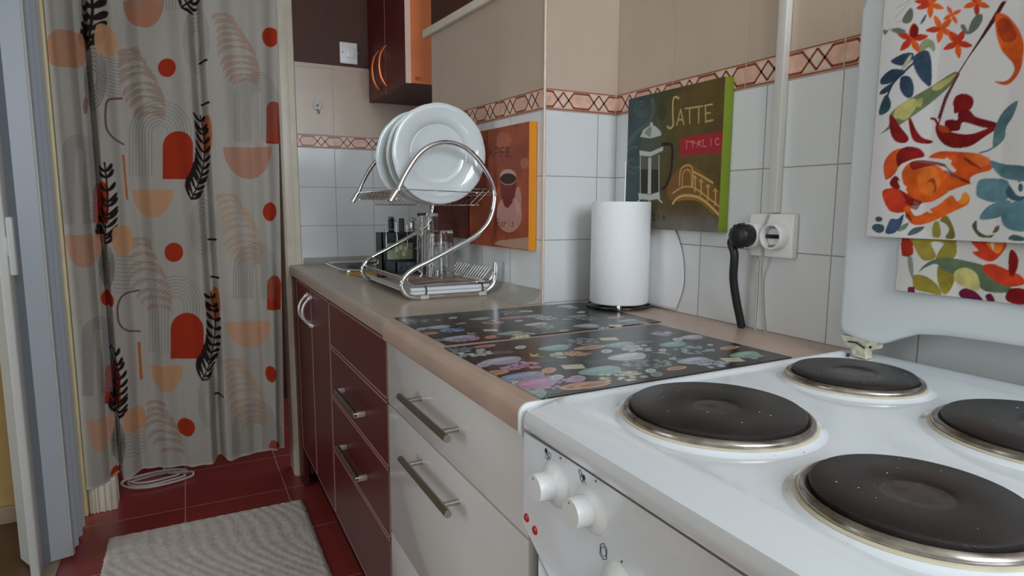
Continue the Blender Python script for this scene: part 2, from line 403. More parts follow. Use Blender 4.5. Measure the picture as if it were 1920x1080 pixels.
def border(name, O, X, u0, u1):
    """strip of 20 cm border tiles: long octagon, crossed diamond, each a drawn line pattern"""
    mb = MB(); e = -.0016
    mb.box((u0,e,1.312), (u1,.002,1.358), M_border)
    def seg(a, b, w, m=M_border_line, lift=.0003):
        (x0, z0), (x1, z1) = a, b; d = Vector((x1-x0, z1-z0)); L = d.length
        if L < 1e-5: return
        n = Vector((-d.y, d.x))/L*w/2; q = [(x0+n.x,z0+n.y),(x0-n.x,z0-n.y),(x1-n.x,z1-n.y),(x1+n.x,z1+n.y)]
        q = [(min(max(x,u0),u1), min(max(z,1.312),1.358)) for x, z in q]
        mb.add([(x, e-lift, z) for x, z in q], [(0,1,2,3)], m)
    def quad(P, m, lift): 
        P = [(min(max(x,u0),u1), z) for x, z in P]; mb.add([(x, e-lift, z) for x, z in P], [tuple(range(len(P)))], m)
    k0 = math.floor(u0/.2)-1; k1 = math.ceil(u1/.2)+1; zb, zt, zm = 1.3180, 1.3520, 1.335
    for k in range(k0, k1):
        t = k*.2
        if t+.2 < u0 or t > u1: continue
        for c in (t, t+.1):       # a crossed diamond pair every 10 cm, with a flat octagon between
            if c+.1 < u0 or c > u1: continue
            for z_ in (zb, zt): quad([(c+.024,z_),(c+.047,z_),(c+.0355,zm)], M_border_pale, .0001); quad([(c+.053,z_),(c+.076,z_),(c+.0645,zm)], M_border_pale, .0001)
            quad([(c+.050,zt-.002),(c+.062,zm),(c+.050,zb+.002),(c+.038,zm)], M_border_pale, .00015)
            for xa in (.021,.079):
                seg((c+xa,zb),(c+.050,zt),.0040); seg((c+xa,zt),(c+.050,zb),.0040)
            seg((c-.022,zt),(c+.022,zt),.0046); seg((c-.022,zb),(c+.022,zb),.0046)
        seg((t,1.312),(t,1.358),.0022,M_grout,.0006)
    seg((u0,1.3135),(u1,1.3135),.0022,M_border_line,.0002); seg((u0,1.3565),(u1,1.3565),.0022,M_border_line,.0002)
    o = mb.build(name, M=frame_M(O, X)); return struct(o)
W2X = (.07/math.hypot(.07,1), -1/math.hypot(.07,1), 0)
tiled_wall('wall_right', (.95,1.277,0), (0,-1,0), 0, 2.577); border('trim_1', (.95,1.277,0), (0,-1,0), 0, 2.57)
tiled_wall('wall_pier', (.745,1.277,0), (1,0,0), 0, .205, .03); border('trim_2', (.745,1.277,0), (1,0,0), .001, .204)
tiled_wall('wall_pier_side', (.745,1.277,0), W2X, -.62, 0, .06); border('trim_3', (.745,1.277,0), W2X, -.62, -.001)
tiled_wall('wall_right_far', (.95,1.277,0), (0,-1,0), -1.263, -.61)
tiled_wall('wall_end', (.533,2.54,0), (1,0,0), -.138, .47, .05, top=1.625); border('trim_4', (.533,2.54,0), (1,0,0), -.138, .417)
# corner joint bead on the pier, capping rail on top of the tiles
o = MB().tube([(.7455,1.2765,.86),(.7455,1.2765,2.5)], .0035, M_border_pale, 8).build('trim_5'); struct(o)
mb = MB(); mb.rbox((-.655,-.016,1.606), (0.0,.004,1.630), M_cream, .004); struct(mb.build('trim_6', M=frame_M((.745,1.277,0), W2X)))
# door jamb beside the curtain, door posts at the left
struct(MB().rbox((.333,2.545,0), (.396,2.66,2.5), M_cream, .006).rbox((.340,2.541,0),(.372,2.547,2.49),M_cream,.002).build('door_1'))
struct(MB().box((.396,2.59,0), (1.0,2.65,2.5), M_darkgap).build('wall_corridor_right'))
# stub wall left of the curtain with its painted post and skirting
mb = MB(); mb.box((-.362,2.56,0), (-.278,2.64,2.5), M_cream); struct(mb.build('wall_left_stub'))
mb = MB(); mb.rbox((-.392,2.53,0), (-.362,2.60,2.5), M_yellowcream, .004); mb.rbox((-.384,2.524,0), (-.376,2.532,2.5), M_cream, .002)
mb.rbox((-.3888,2.527,.985), (-.3858,2.5305,1.008), M_darkgap, .001); struct(mb.build('door_2'))
mb = MB(); mb.rbox((-.360,2.545,0), (-.276,2.562,.108), M_cream, .003)
for x in (-.348,-.338,-.318,-.300): mb.rbox((x,2.541,.0), (x+.006,2.549,.104), M_cream, .0015)
struct(mb.build('baseboard_left'))
struct(MB().box((-2.6,2.61,0), (-.392,2.68,2.5), M_yellow).build('wall_yellow_room'))
mb = MB(); mb.rbox((-2.55,2.592,0), (-.396,2.61,.06), mat('beige skirting', S(168,146,116), .6), .003); struct(mb.build('baseboard_yellow_room'))
struct(MB().box((-2.65,-1.35,0), (-2.6,2.68,2.5), M_yellow).build('wall_left_room'))
struct(MB().box((-2.6,-1.40,0), (-.5,-1.35,2.5), M_yellow).build('wall_back_room'))
struct(MB().box((-.5,-1.35,0), (-.43,.55,2.5), M_plaster).build('wall_left'))
struct(MB().box((-.5,.55,2.1), (-.40,2.6,2.5), M_plaster).build('wall_left_lintel'))
struct(MB().box((-.5,.5,0),(-.40,.55,2.5),M_cream).build('door_3'))
struct(MB().rbox((-.448,.55,0),(-.40,2.52,.006),mat('threshold', S(176,160,136), .5),.002).build('trim_7'))
# dim corridor behind the curtain
mb = MB(); mb.box((-1.1,3.65,0), (1.0,3.7,2.5), M_brown); struct(mb.build('wall_corridor_end'))
struct(MB().box((-.50,2.68,0), (-.45,3.65,2.5), M_brown).build('wall_corridor_left'))
# wall behind the camera with its window
mb = MB()
mb.box((-.5,-1.40,0), (1.0,-1.33,1.13), M_plaster); mb.box((-.5,-1.40,2.37), (1.0,-1.33,2.5), M_plaster)
mb.box((-.5,-1.40,1.13), (-.03,-1.33,2.37), M_plaster); mb.box((.95,-1.40,1.13), (1.0,-1.33,2.37), M_plaster); struct(mb.build('wall_back'))
mb = MB()
for a, b in (((-.03,1.13),(.02,2.37)),((.90,1.13),(.945,2.37)),((.02,1.13),(.90,1.18)),((.02,2.32),(.90,2.37)),((.44,1.18),(.49,2.32))):
    mb.box((a[0],-1.28,a[1]), (b[0],-1.24,b[1]), M_plastic)
struct(mb.build('window_1'))

# ------------------------------------------------------------------ folding door at the left
acc = thing('folding_door', 'pale blue and white plastic folding door pushed together in the doorway at the left', 'folding door', (-.43,2.25,0))
def strip(pts, m, name, z0=.012, z1=2.09, t=.006):
    mb = MB()
    for (a, b) in zip(pts[:-1], pts[1:]):
        d = Vector((b[0]-a[0], b[1]-a[1])); n = Vector((-d.y, d.x)).normalized()*t/2
        mb.prism([(a[0]+n.x,a[1]+n.y),(a[0]-n.x,a[1]-n.y),(b[0]-n.x,b[1]-n.y),(b[0]+n.x,b[1]+n.y)], z0, z1, m, axis='z')
    return part(mb, name, acc)
strip([(-.505,2.285),(-.478,2.235),(-.452,2.190)], M_pvc, 'panel')
mb = MB(); mb.rbox((-.457,2.135,.012), (-.434,2.190,2.09), M_pvc, .005); part(mb, 'lead_post', acc)
strip([(-.438,2.19),(-.424,2.222)], M_pvc_dark, 'hinge_strip')
strip([(-.424,2.222),(-.372,2.234)], M_pvc_blue, 'panel')
mb = MB(); mb.rbox((-.373,2.229,.012), (-.366,2.240,2.09), M_pvc, .002); part(mb, 'edge_strip', acc)
x = -.366
for k, (xa, ya, xb, yb, m) in enumerate(((-.366,2.24,-.382,2.275,M_pvc_dark),(-.382,2.275,-.364,2.300,M_pvc_blue),(-.364,2.300,-.384,2.335,M_pvc_dark),(-.384,2.335,-.361,2.365,M_pvc_blue),(-.361,2.365,-.382,2.400,M_pvc_dark),(-.382,2.40,-.363,2.435,M_pvc),(-.363,2.435,-.380,2.455,M_pvc_dark),(-.380,2.455,-.372,2.468,M_pvc_blue))):
    strip([(xa,ya),(xb,yb)], m, 'fold_panel')
mb = MB(); mb.rbox((-.430,2.118,.897), (-.414,2.140,1.055), M_pvc, .004); mb.rbox((-.442,2.134,.95), (-.424,2.150,1.0), M_pvc, .002); hd = part(mb, 'handle', acc)
mb = MB(); mb.rbox((-.515,2.10,2.088), (-.36,2.52,2.1), M_plastic, .002); part(mb, 'top_track', acc)

# ------------------------------------------------------------------ curtain
CY = 2.50
cX0, cX1, cZ0, cZ1 = -.356, .345, .135, 2.16
Fr = (Vector((cX0,CY,cZ0)), Vector((1,0,0)), Vector((0,0,1)), Vector((0,1,0)))
cloth = S(197,191,181)
p = Painter(cX1-cX0, cZ1-cZ0, .0020, cloth, Fr)
p.noise(.06, .12, 3)
RED, ORG, PEA, BEI, DRK, GRY, DR2 = S(186,62,36), S(200,114,70), S(220,166,124), S(206,176,150), S(50,38,38), S(152,150,144), S(120,66,50)
def circle(x, y, r, c=RED): p.ell((x, y), r, r*1.04, c)
def arch(x0, y0, x1, y1, c=RED):
    r = (x1-x0)/2; cx = (x0+x1)/2; P = [(x0,y1)]+[(cx-r*math.cos(t), y0+r*1.0-r*math.sin(t)) for t in np.linspace(0, math.pi, 14)]+[(x1,y1)]; p.poly(P, c)
def bowl(x0, x1, y0, y1, c=PEA, a=.9):
    cx = (x0+x1)/2; r = (x1-x0)/2; p.poly([(cx+r*math.cos(t), y0+(y1-y0)*math.sin(t)) for t in np.linspace(0, math.pi, 20)], c, a)
def rainbow(cx, cy, r, n, foot, c=GRY, w=.0028, step=None, a=.8):
    step = step or r/(n+1.5)
    for k in range(n):
        rr = r-k*step; P = [(cx-rr, foot)]+[(cx-rr*math.cos(t), cy-rr*1.05*math.sin(t)) for t in np.linspace(0, math.pi, 18)]+[(cx+rr, foot)]; p.stroke(P, w, c, a)
def rings(cx, cy, rx, ry, n, c=GRY, a=.75):
    for k in range(n):
        f = 1-k*.14; p.stroke([(cx+rx*f*math.cos(t), cy+ry*f*math.sin(t)) for t in np.linspace(0, 2*math.pi, 30)], .0028, c, a)
def leaf(stem, L0, L1, n, c, w, ang=.9, a=1, asym=(1,1)):
    Q = crom(stem, 6); p.stroke(Q, w*.45, c, a)
    for i in range(n):
        t = (i+.3)/n; k = int(t*(len(Q)-1)); b = Q[k]; nx = Q[min(k+1, len(Q)-1)]; d = math.atan2(nx[1]-b[1], nx[0]-b[0])
        L = L0+(L1-L0)*t
        for s, f in ((1, asym[0]), (-1, asym[1])):
            if not f: continue
            e = d+s*ang; e2 = d+s*(ang-.35)
            P = [b, (b[0]+math.cos(e)*L*f*.55, b[1]+math.sin(e)*L*f*.55), (b[0]+math.cos(e)*L*f*.55+math.cos(e2)*L*f*.5, b[1]+math.sin(e)*L*f*.55+math.sin(e2)*L*f*.5)]
            p.stroke(P, w, c, a, smooth=4, taper=True)
def feather(stem, L, n, c, w, a=.5):
    """broad drooping blades on both sides of a stem, printed pale"""
    Q = crom(stem, 8)
    for i in range(n):
        t = (i+.5)/n; b = Q[int(t*(len(Q)-1))]; l = L*(.55+.45*math.sin(math.pi*min(1, t*1.2)))
        for s in (1, -1): p.stroke([b, (b[0]+s*l*.40, b[1]-l*.04+3), (b[0]+s*l*.78, b[1]+l*.22), (b[0]+s*l*1.0, b[1]+l*.55)], w, c, a, smooth=4, taper=True)
def stripes(x0, x1, y0, y1, n, sk=4, c=GRY):
    for k in range(n): yy = y0+(y1-y0)*k/(n-1); p.stroke([(x0, yy), ((x0+x1)/2, yy+sk*.7), (x1, yy+sk)], .0028, c, .85)
# centre panel, three repeats down the cloth
circle(313,127,17); circle(326,473,17.5); circle(349,800,16.5)
bowl(230,308,0,54,ORG,.75); bowl(248,325,356,408,PEA); bowl(282,343,685,735,PEA)
rainbow(300,250,58,8,330); rainbow(330,570,50,7,660); rainbow(290,-60,58,8,20)
arch(305,246,362,336); arch(320,586,382,672); arch(298,-120,352,-20)
p.ell((388,253),10,38,ORG,.95); p.ell((404,572),9,34,ORG,.95); p.ell((376,-70),9,36,ORG,.95)
for dy, x in ((0,0),(337,20)):
    leaf([(358+x,374+dy),(372+x,345+dy),(382+x,310+dy),(384+x,260+dy),(376+x,214+dy)], 44, 20, 13, DRK, .0105, ang=.80, asym=(.5,1))
leaf([(340,18),(360,-5),(372,-60)], 44, 30, 5, DRK, .012, ang=1.0, asym=(.5,1))
rings(368,76,24,56,5); rings(381,425,24,52,5); rings(392,752,20,46,5)
for x, y in ((381,115),(385,194),(398,450),(403,521),(411,745)): p.stroke([(x-6,y),(x+6,y-1)], .008, DRK)
feather([(284,215),(272,170),(252,120),(240,85)], 38, 10, S(176,140,122), .017, .62)
feather([(300,575),(285,530),(270,480),(262,440)], 36, 9, S(182,146,126), .016, .62)
feather([(325,845),(310,810),(298,775),(292,750)], 32, 7, S(182,146,126), .016, .62)
# right panel
circle(512,70,18); circle(515,397,17); circle(518,700,15)
arch(504,190,540,270); arch(508,515,545,580); arch(512,825,545,875)
for dy, x0 in ((0,0),(342,8),(655,16)):
    c = S(190,146,126) if dy == 0 else S(204,164,124)
    feather([(462+x0,150+dy*.985),(452+x0,110+dy*.985),(436+x0,62+dy*.985),(414+x0,20+dy*.985)], 38, 11, c, .016, .62)
rainbow(484,183,44,8,265,S(140,137,132),.0028); rainbow(484,505,46,9,560,S(140,137,132)); rainbow(484,805,48,10,850,S(138,134,130))
bowl(418,518,276,336,ORG,.62); bowl(422,518,602,652,PEA,.8)
# left part: bright fold, with the shading of the dark fold tinted in
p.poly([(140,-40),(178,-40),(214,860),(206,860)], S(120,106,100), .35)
leaf([(166,88),(172,60),(176,20),(170,-30)], 34, 30, 6, DRK, .019, ang=1.0)
rings(178,150,22,55,6,S(90,84,82)); rings(203,640,0.1,.1,1)
arch(172,340,206,418); leaf([(196,458),(200,420),(204,370),(198,306)], 34, 18, 11, DRK, .0115, ang=.9)
rings(200,500,16,40,6,S(90,84,82)); arch(194,686,228,762); leaf([(218,782),(222,745),(224,700),(214,652)], 30, 16, 10, DRK, .0115, ang=.9); rings(222,830,14,40,6,S(90,84,82))
p.poly([(183,52),(212,55),(218,98),(184,102)], PEA, .9, smooth=4); stripes(185,225,108,178,12)
p.stroke([(228,183),(206,188),(200,205),(201,240),(212,258),(231,270)], .006, DR2, .9, smooth=5)
p.poly([(228,290),(233,290),(240,375),(236,375)], ORG); p.poly([(214,428),(244,428),(246,472),(218,474)], PEA, .9, smooth=4); stripes(215,252,478,545,10)
p.stroke([(260,545),(232,552),(222,575),(226,605),(244,620),(262,622)], .006, DR2, .9, smooth=5)
p.poly([(257,642),(263,642),(268,712),(262,714)], ORG); p.poly([(236,770),(268,768),(272,806),(238,808)], PEA, .9, smooth=4); stripes(236,272,812,852,7)
p.poly([(92,66),(150,58),(152,118),(96,122)], S(206,140,100), .8, smooth=3); rainbow(148,285,30,7,420,S(150,148,146)); bowl(122,192,440,502,S(214,152,120),.75)
circle(201,562,15); rainbow(182,625,26,7,740,S(140,138,136)); bowl(163,214,782,842,S(222,166,136),.8); circle(214,890,10)
p.ell((157,195),5,16,S(150,80,60),.7)
# light hems
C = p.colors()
u = cX0+np.arange(p.nx)*p.res; v = cZ0+np.arange(p.ny)*p.res
ctrl_px = [(60,.0),(118,.0),(135,-.015),(158,.008),(172,.066),(184,.078),(189,.060),(193,-.034),(214,-.030),(224,-.018),(233,.018),(262,.012),(286,-.018),(300,-.012),(318,.004),(340,-.008),(368,-.020),(377,-.018),(382,.042),(394,.050),(399,-.018),(420,-.016),(455,.006),(480,.012),(500,-.006),(517,-.012),(530,.006)]
cxs = np.array([ray_hit(a, 400, 1, CY).x for a, b in ctrl_px]); cys = np.array([b for a, b in ctrl_px])
U, V = np.meshgrid(u, v); h = (V-cZ0)/(cZ1-cZ0)
wob = .006*np.sin(V*3.1+1)+.004*np.sin(V*7.3)
Yo = np.interp((U+wob*(.6-h)).ravel(), cxs, cys).reshape(U.shape)
k_ = np.ones(9)/9; Yo = np.apply_along_axis(lambda r_: np.convolve(np.pad(r_, 4, 'edge'), k_, 'valid'), 1, Yo)
Yo += .004*np.sin(U*52+V*2)+.003*np.sin(U*97+1.3+V*1.1)
flare = 1+.35*np.clip(.5-h, 0, 1)
sag = np.interp(U, [-.37,-.29,-.27,-.20,-.10,-.03,.05,.08,.10,.30], [-.025,-.018,.0,.010,.012,-.002,.0,.012,.002,.008])
Z_ = V+sag*np.clip(1-(V-cZ0)/.35, 0, 1)
Yc = CY+Yo*flare
Yc = np.minimum(Yc, np.where(U < -.26, 2.552, 9)-.01)
X_ = U+0*V - np.clip((U-.22)/.12, 0, 1)*(1-h)*.05
P = np.stack([X_, Yc, Z_], -1)
hem = (V-cZ0) < .010; C[hem] = C[hem]*.5+np.array(S(224,214,200))*.5
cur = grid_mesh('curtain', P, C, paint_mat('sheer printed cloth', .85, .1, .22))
ct = tag(cur, 'sheer off-white curtain with orange arches, circles and black leaves, hanging across the end doorway', 'curtain')
rod = MB().tube([(-.41,2.505,2.165),(.40,2.505,2.165)], .008, M_steel, 12).build('curtain_rod'); tag(rod, 'steel curtain rod above the end doorway', 'curtain rod')

# ------------------------------------------------------------------ rug and cable on the floor
nx_, ny_ = 150, 180; X0, X1, Y0, Y1 = -.283, .326, 1.10, 2.312
uu, vv = np.meshgrid(np.linspace(X0, X1, nx_), np.linspace(Y0, Y1, ny_)); ed = np.minimum(np.minimum(uu-X0, X1-uu), np.minimum(vv-Y0, Y1-vv))
ph = RS.rand(ny_, nx_)
zz = .004+.008*np.clip(ed/.012, 0, 1)+.0009*np.sin(uu*170+5*np.sin(vv*13+uu*4)+vv*70)*np.clip(ed/.02, 0, 1)+.0022*ph
uu2 = uu+(ed < .001)*RS.uniform(-.002,.002,uu.shape); vv2 = vv+(ed < .001)*RS.uniform(-.003,.003,uu.shape)
P = np.stack([uu2, vv2, zz], -1); cc = np.ones((ny_, nx_, 1))*np.array(S(188,176,162)); cc = cc*(.88+.2*(zz-.004)[..., None]/.012)
rug = grid_mesh('rug', P, cc, M_rug, back=None)
mbr = rug.modifiers.new('thick', 'SOLIDIFY'); mbr.thickness = .0035; mbr.offset = -1
tag(rug, 'beige grey shaggy rug lying on the red floor tiles', 'rug')
lp = []
for k, (cx, cy, rx, ry) in enumerate(((-.16,2.755,.10,.045),(-.17,2.77,.085,.035),(-.155,2.735,.115,.060))):
    for t in np.linspace(0, 2*math.pi, 26, False): lp.append((cx+rx*math.cos(t+.6)*(1+.04*k), cy+ry*math.sin(t+.6)+.006*math.sin(3*t), .005+.005*k+.003*math.sin(t)*k))
lp += [(-.12,2.78,.012),(-.14,2.86,.006),(-.2,3.0,.0045)]
tag(MB().tube(crom(lp, 3), .0042, M_cable, 7).build('cable'), 'coiled white cable lying on the red floor under the curtain', 'cable')

# ------------------------------------------------------------------ base cabinets
def bar_handle(parent, x, y0, y1, z, m, off=.03, r=.006, mp=M_steel, inset=.03):
    mb = MB(); mb.tube([(x-off,y0,z),(x-off,y1,z)], r, m, 14)
    for y in (y0+inset, y1-inset): mb.tube([(x,y,z),(x-off+r*.5,y,z)], r*.75, mp, 12)
    for y, s in ((y0,-1),(y1,1)): mb.tube([(x-off,y,z),(x-off,y+s*.0015,z)], r*.98, mp, 14)
    return part(mb, 'handle', parent)
FX = .352
wc = thing('base_cabinet', 'glossy warm white drawer unit with steel bar handles next to the cooker', 'cabinet', (.62,.94,0))
part(MB().box((FX+.019,.631,.10), (.92,1.233,.818), M_whitelac), 'body', wc)
part(MB().box((FX+.06,.645,0), (FX+.08,1.23,.10), M_darkgap), 'plinth', wc)
for z0, z1, hz in ((.684,.816,.751),(.402,.681,.634),(.105,.399,.35)):
    d = part(MB().rbox((FX,.631,z0), (FX+.018,1.233,z1), M_whitelac, .0012, 2), 'drawer', wc)
    bar_handle(d, FX, .825, 1.055, hz, M_bronze)
rc = thing('base_cabinet', 'dark red drawer unit in the middle of the counter run', 'cabinet', (.62,1.53,0))
part(MB().box((FX+.02,1.237,.165), (.66,1.828,.818), M_redlac), 'body', rc)
part(MB().box((FX+.055,1.237,0), (FX+.075,1.828,.165), mat('dark red plinth', S(58,16,18), .4)), 'plinth', rc)
def red_front(y0, y1, z0, z1, parent, name):
    mb = MB(); mb.box((FX+.001,y0,z0), (FX+.019,y1,z1), {'*': M_edge, '-x': M_redlac})
    e = .0030      # pinkish edge band framing the front
    for a, b in (((y0,z0),(y1,z0+e)),((y0,z1-e),(y1,z1)),((y0,z0),(y0+e,z1)),((y1-e,z0),(y1,z1))):
        mb.box((FX,a[0],a[1]), (FX+.0012,b[0],b[1]), M_edge)
    return part(mb, name, parent)
for z0, z1, hz in ((.688,.815,None),(.539,.681,.600),(.379,.532,.442),(.168,.372,None)):
    d = red_front(1.239, 1.826, z0, z1, rc, 'drawer')
    if hz:
        mb = MB(); mb.rbox((FX-.030,1.425,hz-.007), (FX-.018,1.652,hz+.007), M_bronze, .004)
        for y in (1.425,1.640): mb.rbox((FX-.028,y,hz-.006), (FX+.001,y+.012,hz+.006), M_satin, .002)
        part(mb, 'handle', d)
sc_ = thing('base_cabinet', 'dark red two-door sink cabinet at the far end of the counter', 'cabinet', (.62,2.14,0))
mb = MB(); mb.box((FX+.02,1.832,.165), (.50,2.54,.818), M_redlac, skip=('+z',)); part(mb, 'body', sc_)
part(MB().box((FX+.055,1.832,0), (FX+.075,2.54,.165), MATS['dark red plinth']), 'plinth', sc_)
for y0, y1, hy in ((1.831,2.125,2.098),(2.129,2.42,2.165)):
    d = red_front(y0, y1, .168, .815, sc_, 'door')
    a = [(FX+.001,hy,.792),(FX-.012,hy+.001,.784),(FX-.026,hy+.002,.765),(FX-.031,hy+.002,.742),(FX-.026,hy+.002,.72),(FX-.012,hy+.001,.703),(FX+.001,hy,.695)]
    part(MB().tube(crom(a, 5), [.0085,.0082,.008,.0075,.007]+[.0050]*21+[.0075,.008,.0082,.0085,.0085][:5] if len(crom(a,5)) == 31 else .006, M_satin, 12), 'handle', d)
part(MB().box((FX+.001,2.424,.0), (FX+.019,2.54,.815), M_redlac), 'filler_panel', sc_)

# ------------------------------------------------------------------ worktops, sink, sealing strips
def worktop(name, x0, y0, y1, poly_back, m, r, label, th=.04, cap=False):
    z1 = .86; z0 = z1-th; prof = [(x0+r-r*math.cos(t), z1-r+r*math.sin(t)) for t in np.linspace(0, math.pi/2, 8)]
    prof = [(x0+r*.7, z0), (x0+r*.25, z0+r*.12), (x0, z0+r*.6)]+prof+[(poly_back, z1), (poly_back, z0)]
    mb = MB(); mb.prism(prof, y0, y1, m, axis='y', smooth=True); return mb
wt = thing('worktop', 'taupe worktop with rounded front edge beside the cooker', 'worktop', (.64,.92,.84))
part(worktop('', .336, .628, 1.208, .948, M_counter, .014, '', .040), 'slab', wt)
part(worktop('', .3345, .6245, .628, .94, M_plastic, .014, '', .042), 'end_cap', wt)['label'] = 'white plastic end cap'
# far worktop with the sink opening left open
ft = thing('worktop', 'grey taupe worktop running to the sink under the dish rack', 'worktop', (.6,1.87,.84))
mb = worktop('', .345, 1.2085, 2.135, .744, M_counter_far, .010, '', .038); part(mb, 'slab', ft)
ax0, ay0, ax1, ay1 = .50, 2.17, .86, 2.50
mb = worktop('', .345, 2.135, 2.540, .50, M_counter_far, .010, '', .038); part(mb, 'front_strip', ft)
mb = MB(); mb.box((.50,2.135,.822),(.948,2.155,.86),M_counter_far); mb.box((.50,2.50,.822),(.948,2.54,.86),M_counter_far); mb.box((.86,2.155,.822),(.948,2.5,.86),M_counter_far)
mb.box((.744,1.886,.822),(.948,2.135,.86),M_counter_far); part(mb, 'back_strip', ft)
sk = thing('sink', 'stainless steel corner sink with a round bowl behind the dish rack', 'sink', (.66,2.32,.86))
# deck with round bowl opening: outer rounded rectangle to circle rings
cx_, cy_, R_ = .668, 2.325, .150; N = 64
def rr(t, hx, hy, n=8): c, s = math.cos(t), math.sin(t); k = (abs(c/hx)**n+abs(s/hy)**n)**(-1/n); return k*c, k*s
rings_ = []
for hx, hy, z in ((.205,.196,.8605),(.205,.196,.8690),(.201,.192,.8715),(.194,.185,.8700),(.188,.179,.8640)):
    rings_.append([(cx_+rr(2*math.pi*k/N,hx,hy)[0], cy_+rr(2*math.pi*k/N,hx,hy)[1], z) for k in range(N)])
for r_, z in ((R_+.004,.8632),(R_,.861),(R_-.004,.850),(R_-.008,.80),(R_-.02,.745),(R_-.05,.730),(.03,.728),(.004,.727)):
    rings_.append([(cx_+r_*math.cos(2*math.pi*k/N), cy_+r_*math.sin(2*math.pi*k/N)*1.06, z) for k in range(N)])
vs = [q for R in rings_ for q in R]; fs = [(i*N+k, i*N+(k+1) % N, (i+1)*N+(k+1) % N, (i+1)*N+k) for i in range(len(rings_)-1) for k in range(N)]
mb = MB(); nrim = 4*N; mb.add(vs, fs[:nrim], M_chrome, True); mb.add(vs, fs[nrim:], M_sink, True); part(mb, 'basin', sk)
mb = MB(); mb.lathe([(.018,.0),(.02,.004),(.0,.004)], M_chrome, (cx_,cy_,.727), 24); part(mb, 'drain', sk)
mb = MB(); pr = [(-.045,.8602),(-.030,.8616),(-.016,.866),(-.006,.874),(-.0015,.886),(-.0002,.886),(-.0002,.8602)]
mb.prism([(a*1.35, .8602+(b-.8602)*1.25) for a, b in pr], 0, .61, M_seal, axis='y', smooth=True)
o = mb.build('trim_8'); a_ = math.atan(.07); o.location = (.7445,1.279,0); o.rotation_euler = (0,0,math.atan2(.07,1)); struct(o)
mb = MB(); mb.prism([(2.54+a, b) for a, b in pr], .40, .94, M_seal, axis='x', smooth=True); struct(mb.build('trim_9'))
cl = MB(); cl.prism([(.474,2.122),(.484,2.06),(.500,1.985),(.56,1.965),(.62,2.03),(.60,2.122)], .8607, .8665, M_cloth_yellow, axis='z'); tag(cl.build('sponge_cloth', bevel=.002), 'yellow sponge cloth lying on the worktop between sink and dish rack', 'cloth')

# ------------------------------------------------------------------ upper cabinet, switch, hook
uc = thing('wall_cabinet', 'dark red corner wall cabinet with an orange side and copper handles', 'cabinet', (.81,2.3,1.5))
part(MB().box((.695,2.075,1.497), (.945,2.535,2.3), {'*': mat('cabinet underside', S(70,36,30), .5), '-y': M_orange_board}), 'body', uc)
for y0, y1, hy in ((2.072,2.302,2.318-.016),(2.306,2.536,2.395)):
    mb = MB(); mb.box((.675,y0,1.495), (.694,y1,2.3), {'*': M_edge_pale, '-x': M_redlac2, '-z': M_redlac2}); d = part(mb, 'door', uc)
    hy = 2.322-.03 if y0 < 2.2 else 2.385
    a = [(.676,hy,1.660),(.668,hy,1.652),(.655,hy,1.630),(.649,hy,1.595),(.654,hy,1.555),(.666,hy,1.530),(.676,hy,1.522)]
    part(MB().tube(crom(a, 5), .0055, M_copper, 12), 'handle', d)
part(MB().rbox((.71,2.0725,1.507),(.728,2.0765,1.518), mat('copper cover cap', S(150,70,34), .4), .002), 'cover_cap', uc)
sw = thing('light_switch', 'white square light switch on the brown end wall', 'switch', (.603,2.54,1.675))
mb = MB(); mb.rbox((.563,2.529,1.635), (.631,2.5395,1.715), M_switch, .004); part(mb, 'plate', sw)
mb = MB(); mb.rbox((.584,2.5235,1.657), (.618,2.530,1.694), M_switch, .002); part(mb, 'rocker', sw)
for x in (.574,.631): part(MB().lathe([(0,-.0012),(.003,-.0012),(.003,.001)], mat('grey screw', (.2,.2,.2), .4, 1), (x,2.529,1.676), 12, axis='y'), 'screw', sw)
mb = MB(); M_pet = mat('pale flower petal', S(196,196,190), .5)
for k in range(5):
    a = k*2*math.pi/5+.3; c = (.473+.0115*math.cos(a), 2.5385, 1.470+.0115*math.sin(a)); mb.lathe([(0,-.0035),(.007,-.003),(.0085,-.0005),(.0085,.001)], M_pet, c, 16, axis='y')
mb.lathe([(0,-.006),(.004,-.005),(.005,-.002)], mat('grey flower centre', S(120,122,120), .5), (.473,2.5385,1.470), 14, axis='y')
mb.tube([(.473,2.5375,1.456),(.475,2.532,1.445),(.477,2.528,1.440),(.478,2.525,1.446)], .0022, MATS['grey flower centre'], 8)
tag(mb.build('wall_hook'), 'small flower-shaped hook stuck on the end wall tiles below the switch', 'hook')

# ------------------------------------------------------------------ canvases on the walls
def canvas_frame(O, X):
    X = Vector(X).normalized(); Z = Vector((0,0,1)); return (Vector(O), X, Z, Z.cross(X))
# green coffee press picture
F1 = canvas_frame((.925,1.199,1.040), (0,-1,0)); p = Painter(.294,.296,.0011, S(92,74,34), F1)
H_, W_ = p.img.shape[:2]; tx = np.linspace(0,1,W_)[None,:,None]; ty = np.linspace(0,1,H_)[:,None,None]
mixc = np.clip(1.25-tx*2.9+.3*ty, 0, 1); p.img = p.img*(1-mixc)+np.array(S(60,76,78))*mixc
gm = np.clip(1-abs(tx-.42)*5, 0, 1)*np.clip(ty*1.5-.3, 0, 1); p.img = p.img*(1-gm*.6)+np.array(S(60,72,36))*gm*.6
bm_ = np.clip(1-ty*6, 0, 1)*np.clip(tx*3-.6,0,1); p.img = p.img*(1-bm_*.85)+np.array(S(118,114,112))*bm_*.85
p.noise(.35, .05, 5); p.noise(.2, .012, 6)
def c1(x, y): return (1160+x/3.6, 140+y/3.6)
def L1(P): return [c1(*q) for q in P]
